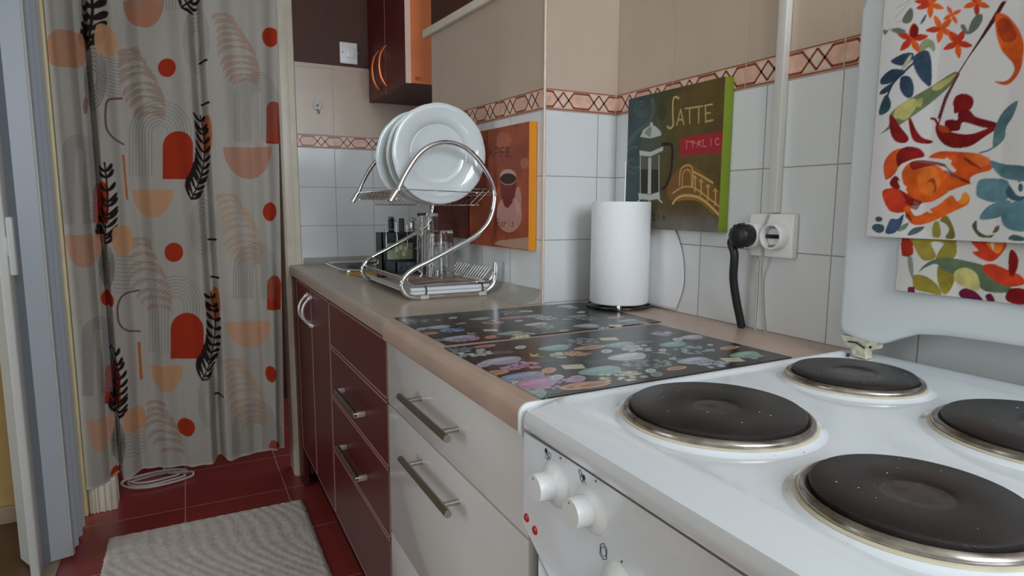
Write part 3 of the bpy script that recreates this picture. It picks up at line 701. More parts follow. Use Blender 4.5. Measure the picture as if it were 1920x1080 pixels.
for cx, cy, r in ((150,230,42),(150,230,22),(110,560,60),(95,620,40)): p.stroke(L1([(cx+r*math.cos(t), cy+r*1.2*math.sin(t)) for t in np.linspace(0, 5, 16)]), .004, S(84,104,106), .7)
p.stroke(L1([(70,460),(120,390),(190,340),(235,250),(225,170)]), .012, S(86,108,104), .5, smooth=5)
p.ell(c1(295,250), 8, 17, S(48,60,30), .6)
STL, STD = S(186,190,184), S(120,124,118)
p.poly(L1([(140,545),(278,545),(275,800),(142,805)]), S(96,98,80), .5); p.poly(L1([(150,640),(268,640),(268,800),(150,800)]), S(44,32,28), .9)
p.poly(L1([(150,420),(285,410),(278,545),(146,545)]), S(78,84,74), .8)
p.poly(L1([(145,420),(165,375),(205,345),(245,345),(285,385),(288,410),(215,430)]), STL); p.poly(L1([(170,395),(205,352),(225,352),(215,425)]), STD, .8); p.ell(c1(222,338), 3, 5, STL)
p.poly(L1([(140,512),(215,522),(300,485),(300,512),(215,552),(142,545)]), STL); p.poly(L1([(200,560),(220,560),(218,805),(196,805)]), STL, .95)
for x in (146,272): p.stroke(L1([(x,545),(x,800)]), .0022, STL)
p.poly(L1([(132,800),(215,810),(275,790),(280,835),(215,848),(135,838)]), STL)
for P in ([(150,835),(125,862)],[(205,845),(205,880)],[(262,835),(292,862)]): p.stroke(L1(P), .0035, STL)
p.stroke(L1([(295,470),(345,470),(362,500),(355,640),(325,740),(295,770)]), .007, S(34,28,26), 1, smooth=6)
GLD = S(190,168,108)
p.stroke(L1([(405,160),(385,150),(368,170),(365,260),(368,340),(345,362),(330,350)]), .0045, GLD, 1, smooth=5)
for P in ([(392,340),(418,235),(440,335)],[(400,305),(432,303)],[(450,228),(508,222)],[(478,226),(480,330)],[(512,220),(566,212)],[(540,216),(540,325)],[(585,208),(588,318)],[(580,208),(632,200)],[(586,262),(618,258)],[(586,318),(636,306)]):
    p.stroke(L1(P), .0030, GLD)
p.poly(L1([(418,425),(560,402),(704,384),(706,525),(560,536),(414,552)]), S(160,36,46)); p.stroke(L1([(455,445),(520,462),(575,440)]), .0018, S(214,120,110), .9, smooth=5)
PK = S(226,120,116)
for k, ch in enumerate('ITALIC'):
    x = 446+k*41; y = 500-k*5
    for st in GLY[ch]: p.stroke(L1([(x+q[0]*26, y-q[1]*46) for q in st]), .0018, PK)
BR = S(204,160,92)
p.poly(L1([(400,640),(500,610),(690,800),(690,960),(560,850),(360,850),(330,760)]), S(150,96,48), .45, smooth=4)
p.stroke(L1([(410,745),(420,640),(475,610),(500,650),(500,750)]), .003, BR, 1, smooth=4); p.stroke(L1([(430,760),(432,670),(462,640),(490,670),(492,755)]), .0024, BR, 1, smooth=4)
p.stroke(L1([(505,655),(570,690),(635,730)]), .004, BR)
for x, y in ((515,690),(555,715),(602,750),(652,780)): p.stroke(L1([(x,y),(x+2,y+60),(x-2,y+100)]), .0032, BR); p.stroke(L1([(x-14,y+8),(x,y-8),(x+14,y+12)]), .002, BR, 1, smooth=3)
p.stroke(L1([(365,800),(430,760),(500,760),(590,820),(690,900)]), .0028, BR, 1, smooth=5); p.stroke(L1([(365,870),(400,830),(460,815),(540,830),(610,880),(680,950)]), .0055, BR, 1, smooth=5); p.stroke(L1([(400,850),(460,838),(540,852),(600,900),(640,940)]), .0025, S(150,112,60), 1, smooth=5)
for k, ch in enumerate('VENEZIA'):
    x = 90+k*34; y = 978
    for st in GLY[ch]: p.stroke(L1([(x+q[0]*22, y-q[1]*38+k*1.0) for q in st]), .0022, S(38,34,44))
grid_mesh.side = S(122,138,36)
pc = thing('canvas_picture', 'green and brown LATTE canvas with a coffee press, hanging above the paper roll', 'picture', (.9375,1.05,1.04))
def canvas(p, Fm, thick, pa, m):
    O, X, Z, n = Fm; C = p.colors(); P = flat_grid(p, O, X, Z); bk = tuple(n*thick)
    o = grid_mesh('printed_canvas', P-np.array(pa.location), C, m, back=bk, parent=pa); return o
M_canvas = paint_mat('printed canvas', .55, .3, bump=.2, bscale=1500)
canvas(p, F1, .0235, pc, M_canvas)
# orange coffee cup picture and the brown one beside it, on the pier side
def w2(s, off, z): return Vector((.745,1.277,0))-Vector(W2X)*s-Vector((W2X[1],-W2X[0],0))*0+Vector((-1,-.07,0)).normalized()*off+Vector((0,0,z))
F2 = (w2(.328,.0225,.985), Vector(W2X), Vector((0,0,1)), Vector((0,0,1)).cross(Vector(W2X)))
p = Painter(.300,.300,.0012, S(150,72,46), F2)
p.noise(.45, .07, 8); p.noise(.25, .02, 9)
def c2(x, y): return (860+x/3.86, 210+y/3.86)
def L2(P): return [c2(*q) for q in P]
for q, r, c in (((330,210),(14),S(190,120,80)),((480,370),9,S(200,140,110)),((440,290),10,S(128,58,44))): p.ell(c2(*q), r, r*1.2, c, .35, wob=.2)
p.poly(L2([(255,950),(290,930),(510,905),(510,998),(400,985),(270,962)]), S(190,168,146), .6); p.poly(L2([(100,600),(170,640),(190,860),(100,900)]), S(120,62,34), .5, smooth=3)
p.ell(c2(365,740), 24, 34, S(196,150,138), .75); p.ell(c2(430,640), 6, 26, S(200,160,150), .6)
p.poly(L2([(295,490),(305,600),(330,680),(355,698),(385,660),(415,560),(418,490)]), S(110,40,34)); p.ell(c2(357,460), 15, 12, S(186,150,140)); p.ell(c2(358,482), 14.5, 10, S(52,26,24)); p.stroke(L2([(300,500),(340,525),(390,520),(415,495)]), .0018, S(196,150,130), 1, smooth=5)
p.stroke(L2([(300,520),(275,540),(290,600)]), .002, S(120,50,40), .8, smooth=4)
for k, ch in enumerate('CAFFE'):
    for st in GLY[ch]: p.stroke(L2([(170+k*44+q[0]*30, 330-k*2-q[1]*66) for q in st]), .003, S(76,36,24))
for k, ch in enumerate('Paris'):
    for st in GLY[ch]: p.stroke(L2([(275+k*26+q[0]*22, 830-q[1]*56) for q in st]), .0022, S(96,50,44))
grid_mesh.side = S(222,138,20)
pc = thing('canvas_picture', 'orange brown CAFFE canvas with a coffee cup and yellow edge, right of the dish rack', 'picture', w2(.18,.011,.985))
canvas(p, F2, .021, pc, M_canvas)
F3 = (w2(.61,.0165,.998), Vector(W2X), Vector((0,0,1)), Vector((0,0,1)).cross(Vector(W2X)))
p = Painter(.262,.300,.0022, S(92,42,34), F3); p.noise(.3, .06, 12)
p.ell((.13,.16), .05, .07, S(70,30,28), .7, photo=False); p.poly([(.0,.0),(.262,.0),(.262,.03),(0,.04)], S(110,58,44), .6, photo=False)
grid_mesh.side = S(130,56,34)
pc = thing('canvas_picture', 'dark maroon canvas hanging behind the plates and drinking glasses', 'picture', w2(.48,.008,.998))
canvas(p, F3, .015, pc, M_canvas)
grid_mesh.side = None

# ------------------------------------------------------------------ socket, plug, conduit, cords
def wpt(px_, py_, x=.945): q = ray_hit(px_, py_, 0, x); return (x, q.y, q.z)
cdt = MB().rbox((.935,.782,1.080), (.9495,.800,2.49), mat('conduit plastic', S(206,200,192), .4), .0012).build('cable_conduit'); tag(cdt, 'white square cable conduit running down the wall to the socket', 'conduit')
so = thing('wall_socket', 'white double wall socket on the tiles, one side in use', 'socket', (.9475,.78,1.04))
part(MB().rbox((.934,.742,1.000), (.9495,.838,1.078), M_switch, .003), 'plate', so)
for y in (.773,.822):
    mb = MB(); mb.lathe([(.0215,.013),(.0235,.011),(.0235,-.002)] if 0 else [(.0235,.006),(.0235,-.016),(.0222,-.018),(.0200,-.018),(.0188,-.016),(.0188,-.002),(0,-.002)], M_switch, (.932,y,1.038), 40, axis='x'); oo = part(mb, 'outlet', so)
    if y < .8:
        part(MB().box((.925,y-.018,1.0345), (.929,y+.018,1.0415), M_blackpl), 'slot', oo)
        for s_ in (1,-1): part(MB().rbox((.915,y-.0025,1.038+s_*.0165-.002), (.929,y+.0025,1.038+s_*.0165+.002), M_steel, .0005), 'contact', oo)
pl = thing('power_plug', 'black round power plug with thick black cord in the left socket', 'plug', (.90,.824,1.038))
mb = MB(); mb.lathe([(0,-.026),(.012,-.026),(.019,-.023),(.0215,-.017),(.0215,-.008),(.0205,.003),(.0185,.0035),(0,.0035)], M_black, (.909,.822,1.038), 28, axis='x')
for k in range(12):
    a = 2*math.pi*k/12; mb.tube([(.889,.822+.0205*math.cos(a),1.038+.0205*math.sin(a)),(.904,.822+.0212*math.cos(a),1.038+.0212*math.sin(a))], .0022, M_black, 6)
part(mb, 'plug_body', pl)
cps = [(.900,.830,1.034),(.899,.846,1.026)]+[tuple(ray_hit(a, b, 0, xx)) for a, b, xx in ((1377,478,.902),(1375,520,.908),(1380,560,.918),(1386,590,.928),(1391,613,.936))]
cps.append((.939, cps[-1][1]-.003, .8605)); part(MB().tube(crom(cps, 6), .0078, M_black, 12), 'cord', pl)
tag(MB().tube(crom([wpt(1441,401,.930),wpt(1434,420,.9300),wpt(1428,440,.9300),wpt(1429,486,.930),wpt(1428,520,.943),wpt(1430,570,.946),wpt(1434,622,.947),(.9458,wpt(1434,622)[1]-.003,.8605)], 6), .0016, mat('grey cord', S(172,164,158), .5), 8).build('thin_cord'), 'thin pale cord hanging from the conduit over the socket plate', 'cord')
tag(MB().tube(crom([wpt(1421,487,.946),wpt(1420,530,.947),wpt(1417,580,.947),wpt(1415,618,.9475),(.9465,wpt(1415,618)[1]-.002,.8605)], 6), .0014, mat('white cord', S(206,200,196), .5), 8).build('thin_cord'), 'thin white cord below the black plug, left of the pale one', 'cord')

# ------------------------------------------------------------------ paper towel roll
RX, RY, RR = .876, 1.152, .0665
pr_ = thing('paper_towel_stand', 'white paper towel roll on a wire stand in the wall corner', 'paper towel', (RX,RY,.8625))
prf = [(.020,.872),(.064,.872),(.0665,.875),(.0665,1.098),(.0655,1.1005),(.024,1.1005),(.020,1.0985),(.020,.872)]
mb = MB(); mb.lathe([(r_, z-.0) for r_, z in prf], M_paper, (RX,RY,0), 64); part(mb, 'paper_roll', pr_)
mb = MB(); mb.tube([(RX+.071*math.cos(t), RY+.071*math.sin(t), .8655) for t in np.linspace(0, 2*math.pi, 48, False)], .0026, M_blackpl, 8, closed=True)
mb.tube([(RX-.071,RY,.8655),(RX+.071,RY,.8655)], .002, M_blackpl, 8); mb.tube([(RX,RY-.071,.8655),(RX,RY+.071,.8655)], .002, M_blackpl, 8)
part(mb, 'base_ring', pr_)
mb = MB(); a = math.atan2(-RY, -RX); mb.lathe([(0,.006),(.004,.005),(.0055,.0),(.004,-.005),(0,-.006)], M_chrome, (RX+.074*math.cos(a), RY+.074*math.sin(a), .8690), 16); part(mb, 'foot_ball', pr_)
mb = MB(); mb.tube([(RX,RY,.866),(RX,RY,1.097)], .003, M_chrome, 10); part(mb, 'rod', pr_)
q = ray_hit(1172, 385, 1, 1.222); q2 = ray_hit(1172, 303, 1, 1.222)
mb = MB(); mb.tube([(q.x,1.222,.8655),(q.x,1.222,q2.z)], .0022, M_chrome, 10); mb.tube([(q.x,1.222,.8655),(RX,RY+.071,.8655)], .0022, M_chrome, 8); part(mb, 'side_arm', pr_)
# loose sheet curling off the roll
ns, nz = 26, 30; P = np.zeros((nz, ns, 3))
for j in range(nz):
    v_ = j/(nz-1)
    for i in range(ns):
        s_ = i/(ns-1); 
        Lw = .118*math.sqrt(max(0, 1-max(0, v_*1.0-.32)**2/.68**2*1.0)) if v_ > .32 else .118*(.80+.2*math.sin(min(1, v_/.32)*math.pi/2))
        l = s_*Lw; P[j, i] = (RX+RR*math.cos(-.25)+.012*math.sin(l*18)*.6+.006*v_*s_, RY+RR*math.sin(-.25)-l, .8635+v_*.222-.010*math.sin(min(1,s_)*math.pi)*0+0)
P[:, :, 0] = np.minimum(P[:, :, 0], .9455)
sh = grid_mesh('loose_sheet', P-np.array(pr_.location), np.ones((nz, ns, 3))*.8, M_paper, parent=pr_); sm_ = sh.modifiers.new('thick', 'SOLIDIFY'); sm_.thickness = .0006

# ------------------------------------------------------------------ placemats
def placemat(corners, seedblobs, label, res=.0013):
    """rectangle given by left-front corner, x length, y length and a small turn"""
    (x0, y0), L, Wd, turn = corners; O = Vector((x0, y0, .8618)); X = Vector((math.cos(turn), math.sin(turn), 0)); Z = Vector((-math.sin(turn), math.cos(turn), 0))
    p = Painter(L, Wd, res, S(30,30,28), (O, X, Z, Vector((0,0,1)))); p.noise(.5, .05, 3)
    rn = random.Random(len(label))
    LAV, PNK, BLU, TEA, GRN, CRM, ORP, YEL, WHT, GRYc = S(178,178,196), S(188,150,184), S(140,164,194), S(136,172,170), S(146,178,158), S(202,196,166), S(206,150,120), S(202,184,120), S(190,198,200), S(132,140,142)
    Cn = dict(L=LAV, P=PNK, B=BLU, T=TEA, G=GRN, C=CRM, O=ORP, Y=YEL, W=WHT, g=GRYc)
    def flowers(c, rx, ry, col, n):
        dk = tuple(v*.35 for v in col)
        for _ in range(n):
            t, r_ = rn.uniform(0, 6.28), math.sqrt(rn.random()); x, y = c[0]+r_*rx*math.cos(t), c[1]+r_*ry*math.sin(t); k = rn.uniform(.7,1.15)
            s = .0048*rn.uniform(.7,1.3); p.ell((x, y), s*1.25, s, dk, .8, photo=False, n=9); 
            for j in range(4):
                aa = j*1.57+rn.random(); p.ell((x+s*.5*math.cos(aa), y+s*.5*math.sin(aa)), s*.52, s*.45, tuple(min(1, v*k) for v in col), 1, photo=False, n=7)
    for b in seedblobs:
        kind, px_, py_ = b[0], b[1], b[2]; c = p.px((px_, py_)); c = (c[0], c[1])
        if kind == 'cup':       # tea cup seen from the side with a saucer lip
            col = Cn[b[3]]; s = b[4]
            rot = (b[5] if len(b) > 5 else .15)
            def E_(x, y): return (c[0]+s*(x*math.cos(rot)-y*math.sin(rot)), c[1]+s*(x*math.sin(rot)+y*math.cos(rot)))
            pts = [(-1.05,.25),(-.8,-.25),(-.3,-.55),(.3,-.55),(.8,-.2),(.95,.2),(.5,.52),(-.5,.55)]
            dk = tuple(v*.6 for v in col); p.poly([E_(*q) for q in pts], tuple(v*.9 for v in col), .92, photo=False, smooth=4)
            p.ell(E_(.05,.22), s*.72, s*.22, tuple(min(1,v*1.15) for v in col), .8, photo=False, rot=rot)
            for k in range(4): t = -.7+k*.42; p.stroke([E_(t,.05),(E_(t+.12,-.42))], .0009, dk, .7, photo=False)
            for k in range(12): a_ = rn.uniform(0,6.28); r_ = rn.random()**.5; p.ell(E_(.75*r_*math.cos(a_),.4*r_*math.sin(a_)), .0016, .0011, dk if k % 2 else tuple(min(1,v*1.3) for v in col), .8, photo=False, n=6)
            p.stroke([E_(-.9,-.35),E_(-.2,-.72),E_(.6,-.55),E_(1.0,-.1)], .0011, dk, .8, photo=False, smooth=4)
        elif kind == 'fl': flowers(c, b[4], b[4]*.75, Cn[b[3]], int(b[4]*1100))
        elif kind == 'ov': p.ell(c, b[4], b[4]*.62, Cn[b[3]], .9, photo=False, rot=.7); p.ell(c, b[4]*.6, b[4]*.32, tuple(v*.7 for v in Cn[b[3]]), .8, photo=False, rot=.7)
        elif kind == 'env':
            s = b[4]; Q = [(c[0]+s*x, c[1]+s*y) for x, y in ((-.6,.8),(-.95,-.3),(.5,-.8),(.95,.3))]; p.poly(Q, Cn[b[3]], .95, photo=False); p.stroke([Q[0], c, Q[3]], .0012, tuple(v*.6 for v in Cn[b[3]]), 1, photo=False)
        elif kind == 'sl':
            s = b[4]; p.ell(c, s*.85, s*.36, Cn[b[3]], .92, photo=False, rot=.05); p.ell(c, s*.6, s*.18, S(140,98,78), .7, photo=False, rot=.05)
        elif kind == 'wr':      # handwriting-like flourish strokes of the print
            for k in range(3): p.stroke([(c[0]-.016, c[1]+k*.006), (c[0]-.004, c[1]+k*.006+.003), (c[0]+.006, c[1]+k*.006-.002), (c[0]+.018, c[1]+k*.006+.002)], .0011, Cn[b[3]], .7, photo=False, smooth=4)
        elif kind == 'sp':
            for k in range(3): t = rn.uniform(0,6.28); p.stroke([c, (c[0]+.016*math.cos(t), c[1]+.016*math.sin(t))], .0028, Cn[b[3]], .85, photo=False, taper=True)
            p.ell(c, .007, .005, Cn[b[3]], 1, photo=False)
    P = flat_grid(p, O, X, Z); return grid_mesh('placemat', P, p.colors(), M_mat, back=(0,0,-.0014))
M_mat = paint_mat('glossy printed vinyl', .22, .5)
def A(x, y): return (750+x/5.333, 560+y/5.333)
def B(x, y): return (1100+x/5.333, 560+y/5.333)
far = [('fl',*A(110,225),'g',.034),('ov',*A(210,303),'L',.014),('cup',*A(390,285),'L',.026),('fl',*A(520,312),'B',.024),('sl',*A(265,350),'O',.028),('cup',*A(600,395),'L',.034),('fl',*A(640,405),'P',.026),('fl',*A(355,412),'g',.014),
 ('ov',*A(530,192),'W',.013),('sp',*A(625,245),'Y'),('cup',*A(810,200),'T',.024),('fl',*A(930,235),'O',.024),('sl',*A(1115,190),'O',.03),('env',*A(1260,125),'C',.018),('cup',*A(1340,175),'T',.026),('fl',*A(1450,195),'W',.026),('ov',*A(1190,220),'W',.012),
 ('cup',*A(1370,255),'W',.026),('fl',*A(1450,280),'g',.024),('wr',*A(720,288),'g'),('env',*A(905,315),'C',.016),('sp',*A(710,350),'G'),('cup',*A(1120,345),'T',.026),('fl',*A(1250,372),'C',.030),('ov',*A(905,383),'O',.015),('sl',*A(940,432),'O',.03),
 ('fl',*A(1080,140),'g',.028),('cup',*A(1660,75),'L',.022),('fl',*A(1720,90),'L',.016),('ov',*A(1810,135),'W',.014),('cup',*A(1780,175),'g',.026),('fl',*A(1860,200),'g',.024),('cup',*A(1850,268),'L',.024),('wr',*A(1650,250),'g'),('sp',*A(1650,205),'G'),
 ('cup',*B(20,30),'L',.02),('sl',*B(290,185),'O',.024),('cup',*B(420,220),'T',.024),('fl',*B(480,235),'g',.02),('env',*B(290,268),'C',.016),('fl',*B(170,300),'L',.02),('cup',*B(40,275),'L',.022),('wr',*B(120,225),'g'),('fl',*B(600,250),'O',.014),('ov',*A(1640,318),'g',.014),('sp',*A(380,215),'g')]
near = [('fl',*A(690,545),'W',.036),('fl',*A(560,510),'g',.026),('sl',*A(850,475),'O',.024),('ov',*A(1205,485),'W',.014),('wr',*A(1040,545),'W'),('cup',*A(1040,620),'L',.034),('fl',*A(1200,670),'P',.034),('ov',*A(840,658),'L',.016),('sl',*A(920,745),'O',.032),
 ('cup',*A(1250,780),'B',.036),('fl',*A(1390,855),'P',.050),('cup',*A(1370,850),'P',.034,.2),('fl',*A(1065,840),'W',.016),('sp',*A(1340,570),'Y'),('cup',*A(1560,490),'T',.030),('fl',*A(1660,560),'C',.024),('fl',*A(1770,545),'O',.020),('wr',*A(1470,630),'g'),
 ('env',*A(1735,680),'C',.020),('ov',*A(1490,715),'O',.016),('ov',*A(1570,785),'W',.014),('ov',*A(1770,800),'P',.018),('sl',*A(1800,870),'O',.036),('cup',*A(1260,970),'T',.034),('wr',*A(1500,945),'W'),('fl',*A(1800,430),'g',.034),('sl',*A(1870,490),'O',.03),
 ('sl',*B(60,485),'O',.032),('env',*B(225,402),'C',.020),('cup',*B(350,460),'T',.030),('fl',*B(510,495),'W',.028),('ov',*B(200,525),'W',.014),('cup',*B(430,580),'W',.036),('fl',*B(600,650),'g',.036),('sp',*B(750,540),'G'),('sp',*B(860,600),'G'),('ov',*B(760,515),'W',.010),
 ('cup',*B(160,720),'T',.036),('fl',*B(360,775),'C',.034),('sl',*B(60,860),'O',.034),('fl',*B(760,345),'L',.024),('ov',*B(910,408),'W',.014),('cup',*B(880,455),'T',.028),('fl',*B(1080,510),'T',.034),('cup',*B(1060,385),'L',.026),('cup',*B(1090,620),'L',.030),('fl',*B(1230,650),'L',.026),
 ('sl',*B(900,695),'O',.022),('ov',*B(640,720),'W',.012),('ov',*B(700,755),'g',.014),('env',*B(1460,610),'C',.020),('sl',*B(1430,490),'O',.026),('cup',*B(1600,560),'G',.030),('fl',*B(1680,580),'G',.014),('ov',*B(1235,462),'W',.008),('wr',*B(110,635),'g'),('wr',*B(470,385),'g'),('wr',*B(600,440),'W')]
far_m = placemat(((.372,.951), .462, .283, .012), far, 'far'); tag(far_m, 'black placemat printed with flowers and teacups, the one partly under the paper roll', 'placemat', None)
near_m = placemat(((.366,.626), .448, .306, .018), near, 'near one'); tag(near_m, 'black placemat printed with flowers and teacups, touching the cooker edge', 'placemat', None)

# ------------------------------------------------------------------ dish rack and what stands in it
YN, YF = 1.456, 1.835
rack = thing('dish_rack', 'chrome two-tier S-shaped dish rack on the worktop in front of the sink', 'dish rack', (.58,1.67,.8605))
S_pts = [(.436,1.108),(.449,1.125),(.470,1.165),(.503,1.211),(.540,1.236),(.585,1.243),(.632,1.228),(.671,1.191),(.698,1.150),(.706,1.112),(.694,1.060),(.672,1.030),(.641,1.008),(.590,.983),(.533,.957),(.490,.938),(.466,.921),(.455,.900),(.462,.880),(.482,.868),(.518,.8665),(.590,.8665),(.655,.8665),(.682,.873),(.700,.888),(.707,.908),(.709,.930)]
for Y in (YN, YF):
    part(MB().tube(crom([(x, Y, z) for x, z in S_pts], 5), .0062, M_chrome, 14), 'side_frame', rack)
    for a, b in (((.431,1.100),(.447,1.124)),((.709,.922),(.7095,.945))): part(MB().tube([(a[0],Y,a[1]),(b[0],Y,b[1])], .0076, M_chrome, 14), 'end_cap', rack)
    for x, z in ((.452,1.128),(.706,1.118),(.4545,.903),(.7065,.915)): part(MB().lathe([(0,-.0095),(.003,-.009),(.0042,-.006),(.0042,0)], M_chrome, (x,Y,z), 12, axis='y'), 'screw', rack)
    for x in (.512,.668): part(MB().rbox((x-.011,Y-.008,.8605), (x+.011,Y+.008,.871), mat('clear rubber foot', S(196,190,170), .5), .003), 'rubber_foot', rack)
# lower wire basket
mb = MB(); zb = .898
mb.tube(crom([(.700,YN+.004,.918),(.693,YN+.004,.901),(.665,YN+.004,.897),(.59,YN+.004,.8965),(.50,YN+.004,.895),(.478,YN+.004,.900),(.468,YN+.004,.914),(.476,YN+.004,.931),(.492,YN+.004,.937),(.507,YN+.004,.929),(.506,YN+.004,.918),(.494,YN+.004,.916)], 5), .0028, M_chrome, 8)
mb.tube(crom([(.700,YF-.004,.918),(.693,YF-.004,.901),(.665,YF-.004,.897),(.59,YF-.004,.8965),(.50,YF-.004,.895),(.478,YF-.004,.900),(.468,YF-.004,.914),(.476,YF-.004,.931),(.492,YF-.004,.937),(.507,YF-.004,.929),(.506,YF-.004,.918),(.494,YF-.004,.916)], 5), .0028, M_chrome, 8)
for x, z in ((.470,.912),(.486,.897),(.655,.897),(.700,.918),(.640,.897)): mb.tube([(x,YN,z),(x,YF,z)], .0019, M_chrome, 8)
for k in range(25):
    y = YN+.012+(YF-YN-.024)*k/24; mb.tube([(.470,y,.912),(.476,y,.900),(.488,y,.8965),(.655,y,.8965),(.676,y,.902),(.700,y,.931)], .0014, M_chrome, 6)
part(mb, 'lower_basket', rack)
# upper wire basket
mb = MB()
for x, z in ((.446,1.106),(.452,1.128),(.500,1.092),(.660,1.092),(.706,1.118),(.700,1.135)): mb.tube([(x,YN,z),(x,YF,z)], .0020, M_chrome, 8)
for k in range(22):
    y = YN+.02+(YF-YN-.04)*k/21
    mb.tube([(.452,y,1.129),(.446,y,1.106)], .0014, M_chrome, 6)
    if k % 2 == 0: mb.tube([(.452,y,1.128),(.480,y,1.112),(.500,y,1.092),(.660,y,1.092),(.685,y,1.115),(.706,y,1.134)], .0014, M_chrome, 6)
mb.tube([(.452,YN,1.129),(.706,YN,1.122)], .0016, M_chrome, 8); mb.tube([(.452,YF,1.129),(.706,YF,1.122)], .0016, M_chrome, 8)
part(mb, 'upper_basket', rack)
mb = MB(); mb.rbox((.478,YN+.012,.873), (.694,YF-.010,.8765), M_tray, .0015)
mb.tube([(.480,YN+.010,.884),(.694,YN+.010,.884)], .0052, M_tray, 12); mb.tube([(.480,YN+.009,.8745),(.684,YN+.009,.8745)], .0042, M_tray, 12)
mb.add([(.478,YN+.012,.8765),(.478,YF-.01,.8765),(.461,YF-.01,.894),(.461,YN+.012,.894)], [(0,1,2,3)], M_tray); mb.add([(.481,YN+.012,.8735),(.481,YF-.01,.8735),(.463,YF-.01,.891),(.463,YN+.012,.891)], [(0,3,2,1)], M_tray)
part(mb, 'drip_tray', rack)['label'] = 'translucent white drip tray'
for x in (.515,.668): part(MB().tube([(x,YN+.0015,.8665),(x+.004,YN-.001,.880),(x+.002,YN+.002,.893),(x-.006,YN+.006,.893)], .0017, M_blackpl, 8), 'tray_clip', rack)
for o in rack.children_recursive:       # the rack narrows slightly towards its far frame
    for v_ in o.data.vertices:
        X_ = v_.co.x+.58; t_ = (v_.co.y+1.67-YN)/(YF-YN); v_.co.x = .436+(X_-.436)*(1-.09*t_)+.008*t_*0-.58
# three plates standing in the upper tier
def plate(c, R, lean, label, yaw=0):
    prof = [(.0,.010),(.40*R,.0100),(.565*R,.0098),(.585*R,.0088),(.600*R,.0092),(.612*R,.0070),(.66*R,.0015),(.72*R,-.0020),(.80*R,-.0048),(.88*R,-.0064),(.95*R,-.0068),(.985*R,-.0060),(1.0*R,-.0045),(.99*R,-.0030),(.94*R,-.0030),(.80*R,-.0005),(.68*R,.0045),(.60*R,.0125),(.56*R,.0150),(.50*R,.0150),(.0,.0145)]
    def mod(a, r): return 1+.0085*abs(math.cos(a*6))**.7*(r/R)**6-.004
    mb = MB(); mb.lathe(prof, M_china, n=144, axis='y', mod=mod)
    o = mb.build('plate'); o.location = c; o.rotation_euler = (lean, 0, yaw); tag(o, label, 'plate', None); return o
plate((.5745,1.502,1.2185), .1235, .03, 'white dinner plate standing frontmost in the upper rack tier')
plate((.5720,1.548,1.2175), .1225, .04, 'white dinner plate standing between the two others in the rack')
plate((.5570,1.592,1.2130), .1215, .05, 'white dinner plate rearmost in the upper rack tier')
# upturned glasses
def glass(x, y, z, h, r, label):
    prof = [(r,0),(r*.985,.004),(r*.93,h*.6),(r*.90,h-.006),(r*.86,h-.001),(r*.5,h),(0,h),(0,h-.009),(r*.72,h-.010),(r*.80,h-.018),(r*.86,h*.55),(r*.93,.003),(r*.965,0),(r,0)]
    def mod(a, rr): return 1+.018*math.cos(a*10)
    mb = MB(); mb.lathe(prof, M_glass, (0,0,0), 60, mod=mod); o = mb.build('drinking_glass'); o.location = (x, y, z); tag(o, label, 'glass'); return o
q = ray_hit(803, 500, 1, 1.69); glass(q.x, 1.69, .8985, .172, .034, 'tall clear glass upside down in the rack, left and tallest of the glasses')
q = ray_hit(824, 500, 1, 1.60); glass(q.x, 1.595, .8985, .128, .040, 'wide clear glass upside down in the rack, in front of the tall one')
glass(.648, 1.735, .8990, .095, .029, 'low clear glass upside down at the wall side of the rack')
# cutlery box with lily picture standing behind the rack
bx = thing('cutlery_box', 'black cutlery box with a picture of white lilies, standing behind the rack', 'cutlery holder', (.60,1.93,.8605))
mb = MB(); X0, X1, Y0, Y1, Z0, Z1 = .532,.662,1.896,1.962,.8608,1.006
for a, b in (((X0,Y0,Z0),(X1,Y0+.004,Z1)),((X0,Y1-.004,Z0),(X1,Y1,Z1)),((X0,Y0,Z0),(X0+.004,Y1,Z1)),((X1-.004,Y0,Z0),(X1,Y1,Z1)),((X0,Y0,Z0),(X1,Y1,Z0+.004)),((.595,Y0,Z0),(.599,Y1,Z1-.01))): mb.box(a, b, M_blackpl)
part(mb, 'box_body', bx)
FB = (Vector((.548,1.8952,.888)), Vector((1,0,0)), Vector((0,0,1)), Vector((0,1,0))); p = Painter(.082,.086,.001, S(158,164,128), FB); p.noise(.25,.03,4)
p.poly([(0,0),(.076,0),(.076,.016),(0,.020)], S(176,176,140), 1, photo=False); p.poly([(.034,.012),(.052,.012),(.054,.036),(.032,.036)], S(96,110,70), 1, photo=False); p.poly([(.004,.014),(.016,.014),(.016,.034),(.004,.034)], S(196,196,160), .8, photo=False)
for a, b in (((.042,.036),(.030,.066)),((.043,.036),(.044,.072)),((.044,.036),(.060,.068)),((.043,.04),(.054,.052))): p.stroke([a, b], .0025, S(120,140,90), 1, photo=False); p.ell(b, .006, .008, S(226,228,206), 1, photo=False)
P = flat_grid(p, FB[0], FB[1], FB[2])-np.array(bx.location); grid_mesh('picture_label', P, p.colors(), M_canvas, parent=bx)['label'] = 'greenish picture of white lilies in a pot'
mb = MB()
for x in (.545,.612): mb.tube(crom([(x,1.890,.960),(x,1.890,1.030),(x+.004,1.890,1.045),(x+.016,1.890,1.052),(x+.028,1.890,1.045),(x+.032,1.890,1.030),(x+.032,1.890,.960),(x,1.890,.960)], 4), .0016, M_chrome, 8)
mb.tube([(.536,1.8915,1.016),(.66,1.8915,1.016)], .0013, M_chrome, 6)
part(mb, 'wire_hook', bx)
